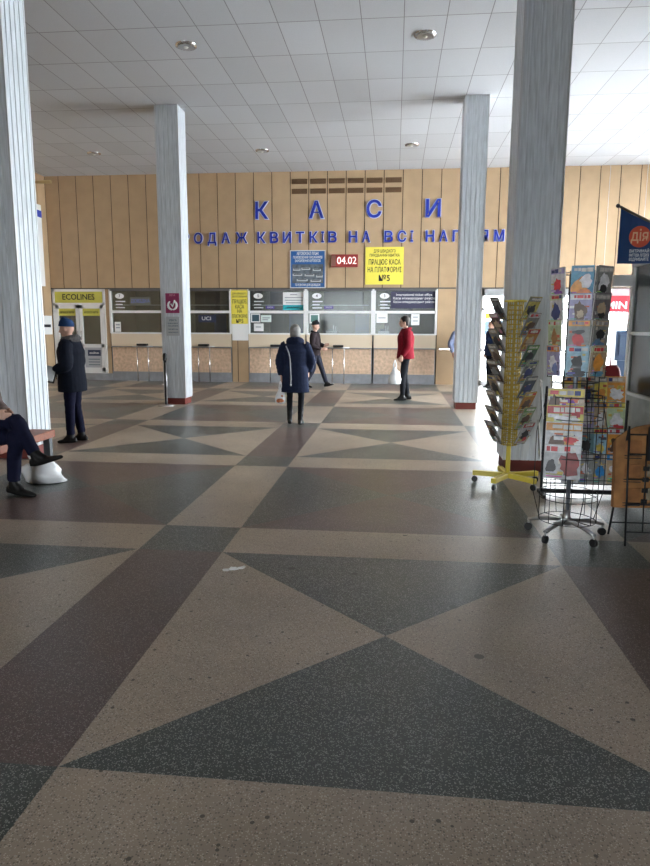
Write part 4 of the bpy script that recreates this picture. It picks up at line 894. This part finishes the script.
# woman in navy coat, walking away (faces +Y)
person('person in a long navy quilted coat and grey knit hat walking away', (-1.56, 10.42, 0), R(92), 1.56,
    dict(elL=(-.03, .27, 1.14), wrL=(.0, .25, .86), elR=(.02, -.28, 1.15), wrR=(.12, -.22, .93), knL=(.06, .11, .50), anL=(.05, .11, .09), knR=(.05, -.10, .5), anR=(-.10, -.10, .10), head=(.03, 0, 1.61), hdL=(0, 0, -1), curl=1.1),
    dict(coat=NAVYC, hem=.58, fat=1.18, flare=1.05, quilt=.05, trousers=BLKF, shoes=DKSHOE, boot=.16, hat=GREYH, hatlow=1, collar=(.072, NAVYC), tw=.82))
plastic_bag('carrier_bag', 'small carrier bag with orange contents in the left hand of the navy-coated person', (-1.80, 10.42, .33), .18, .14, .25, content=mat('orange_goods', (.50, .16, .06), .5, var=.5, scale=30))
mb = MB(); mb.loft([(-.10, -.17, 1.25), (-.04, -.20, 1.1), (-.02, -.215, .85), (-.02, -.212, .66)], [.009]*4, mat('grey_strap', (.33, .34, .36), .6), 6, sub=4); mb.loft([(-.02, -.212, .66), (-.02, -.212, .63)], [.014, .01], STEEL, 8)
tag(mb.build('shoulder_strap', loc=(-1.58, 10.42, 0)), 'thin grey strap hanging down the back of the long navy coat', 'strap')
# man in red, faces -X (slightly to camera)
person('person in a red jacket and black trousers standing sideways at the ticket windows', (.24, 14.25, 0), R(188), 1.78,
    dict(elL=(.0, .26, 1.15), wrL=(.12, .24, .93), elR=(-.04, -.26, 1.13), wrR=(.10, -.24, .95), anL=(.06, .1, .09), knL=(.06, .1, .5), anR=(-.08, -.09, .09), knR=(-.01, -.1, .5), head=(.045, 0, 1.62), nod=.1, hdL=(.1, 0, -1), curl=1.2),
    dict(coat=REDJ, hem=.87, fat=1.22, trousers=BLKF, shoes=DKSHOE, boot=.12, collar=(.035, REDJ), tw=.9), hair=HAIRD)
plastic_bag('carrier_bag', 'white carrier bag held low by the person in red', (.02, 13.93, .36), .27, .16, .36, rz=.2)
# dark figure striding right behind the woman
person('person in dark clothes striding right, partly behind the navy-coated person', (-2.02, 16.9, 0), R(-12), 1.68,
    dict(knL=(.16, .08, .52), anL=(.30, .08, .12), ftL=(1, 0, .15), knR=(-.02, -.09, .5), anR=(-.22, -.09, .12), ftR=(1, 0, -.3), elR=(.02, -.26, 1.13), wrR=(.24, -.16, 1.02), hdR=(1, .1, .1), elL=(.02, .26, 1.15), wrL=(.22, .16, 1.10), hdL=(1, 0, .5), nod=.15),
    dict(coat=FAB('dark_brown_coat', (.03, .022, .025)), hem=.86, fat=1.0, trousers=FAB('charcoal_trousers', (.028, .03, .045)), shoes=DKSHOE, hat=BLKF, collar=(.03, BLKF)))
# person at left, facing -X
r_, P_ = person('person in a black parka with fur collar and blue knit hat by the left column', (-4.27, 8.42, 0), R(186), 1.62,
    dict(elL=(-.02, .25, 1.13), wrL=(.20, .17, 1.03), hdL=(1, -.2, -.1), elR=(-.02, -.25, 1.13), wrR=(.20, -.10, .99), hdR=(1, .3, 0), pnL=(0, 0, 1), pnR=(0, 0, 1), head=(.045, 0, 1.625), nod=.18, knL=(.02, .1, .5), knR=(.0, -.1, .5), anL=(.03, .1, .09), anR=(-.06, -.1, .09)),
    dict(coat=PARKA, hem=.74, fat=1.28, trousers=DENIM, shoes=DKSHOE, hat=BLUEH, fur=1, collar=(.060, FUR)))
r = thing('clipboard', 'grey folder with a black edge held by the person in the blue hat', 'folder', (-4.49, 8.12, .95), R(6))
mb = MB(); rot = Matrix.Rotation(R(48), 3, 'X') @ Matrix.Rotation(R(18), 3, 'Y'); mb.box((0, 0, 0), (.25, .22, .03), mat('grey_folder', (.6, .62, .62), .6), rot=rot, bev=.004); mb.build('cover', r)
mb = MB(); mb.box((0, 0, -.022), (.28, .23, .008), BLACK, rot=rot); mb.build('backing', r)
# seated person, mostly outside the frame
person('person in navy trousers and black boots seated on the bench, legs crossed', (-3.84, 5.72, 0), R(-6), 1.72,
    dict(pelvis=(0, 0, .57), waist=(-.03, 0, .71), chest=(-.03, 0, .93), neck=(-.01, 0, 1.10), head=(.03, 0, 1.26), shL=(-.02, .18, 1.05), shR=(-.02, -.18, 1.05), elL=(.02, .24, .81), elR=(.04, -.23, .81), wrL=(.22, .10, .76), wrR=(.24, -.08, .76), hdL=(1, -.3, -.2), hdR=(1, .3, -.2),
         hpL=(.03, .09, .56), hpR=(.03, -.09, .56), knR=(.42, -.06, .54), anR=(.38, -.06, .10), ftR=(1, -.15, -.12), knL=(.40, .0, .70), anL=(.62, -.04, .38), ftL=(1, .03, .22)),
    dict(coat=FAB('grey_brown_coat', (.17, .13, .12)), hem=.50, hem_mode=1, fat=1.0, trousers=DENIM, shoes=DKSHOE, boot=.12, shoe_len=1.35, hat=BLKF))
# figures at the far right end
person('person in a pale blue jacket mostly hidden behind the column beside the red jacket', (1.72, 17.75, 0), R(-60), 1.72, dict(elR=(-.02, -.30, 1.14)), dict(coat=FAB('pale_blue_coat', (.22, .26, .40)), hem=.85, fat=1.1, trousers=FAB('grey_trousers', (.08, .08, .12)), shoes=DKSHOE, hat=GREYH))
person('person in a navy jacket standing between column and the yellow rack', (2.50, 17.5, 0), R(200), 1.74, {}, dict(coat=FAB('navy_jacket', (.02, .035, .10)), hem=.84, fat=1.1, trousers=BLKF, shoes=DKSHOE), hair=HAIRD)

# ------------------------------------------------------------ light
wd = bpy.data.worlds.new('World'); sc.world = wd; wd.use_nodes = True; nt = wd.node_tree; bg = nt.nodes['Background']
bg.inputs[0].default_value = (.93, .96, 1, 1); bg.inputs[1].default_value = 6.0
def portal(loc, rot, sx, sy):
    l = bpy.data.lights.new('portal', 'AREA'); l.shape = 'RECTANGLE'; l.size = sx; l.size_y = sy; l.cycles.is_portal = True
    o = bpy.data.objects.new('portal', l); C.objects.link(o); o.location = loc; o.rotation_euler = rot
portal((XR+.3, 14.1, 2.75), (0, R(90), 0), 5.1, 7.8)
portal((4.95, WY+.2, 1.28), (R(-90), 0, 0), 5.3, 2.56)
portal((-2.55, YB-.3, 1.15), (R(90), 0, 0), 2.9, 2.3)

# ------------------------------------------------------------ camera
cam = bpy.data.cameras.new('camera'); co = bpy.data.objects.new('camera', cam); C.objects.link(co); sc.camera = co
p, y_, ro = .1597, -.1033, .0044
F = Vector((math.sin(y_)*math.cos(p), math.cos(y_)*math.cos(p), -math.sin(p))); Rv = Vector((math.cos(y_), -math.sin(y_), 0)); U = Rv.cross(F)
R2 = math.cos(ro)*Rv+math.sin(ro)*U; U2 = -math.sin(ro)*Rv+math.cos(ro)*U
M = Matrix((R2, U2, -F)).transposed().to_4x4(); M.translation = (0, 0, 1.55); co.matrix_world = M
cam.sensor_fit = 'HORIZONTAL'; cam.sensor_width = 36; cam.lens = 36*659.9/650; cam.clip_end = 300
sc.view_settings.view_transform = 'Standard'; sc.view_settings.look = 'None'; sc.view_settings.gamma = 1; sc.view_settings.exposure = 2.5
sc.cycles.max_bounces = 10; sc.cycles.diffuse_bounces = 6; sc.cycles.transparent_max_bounces = 12
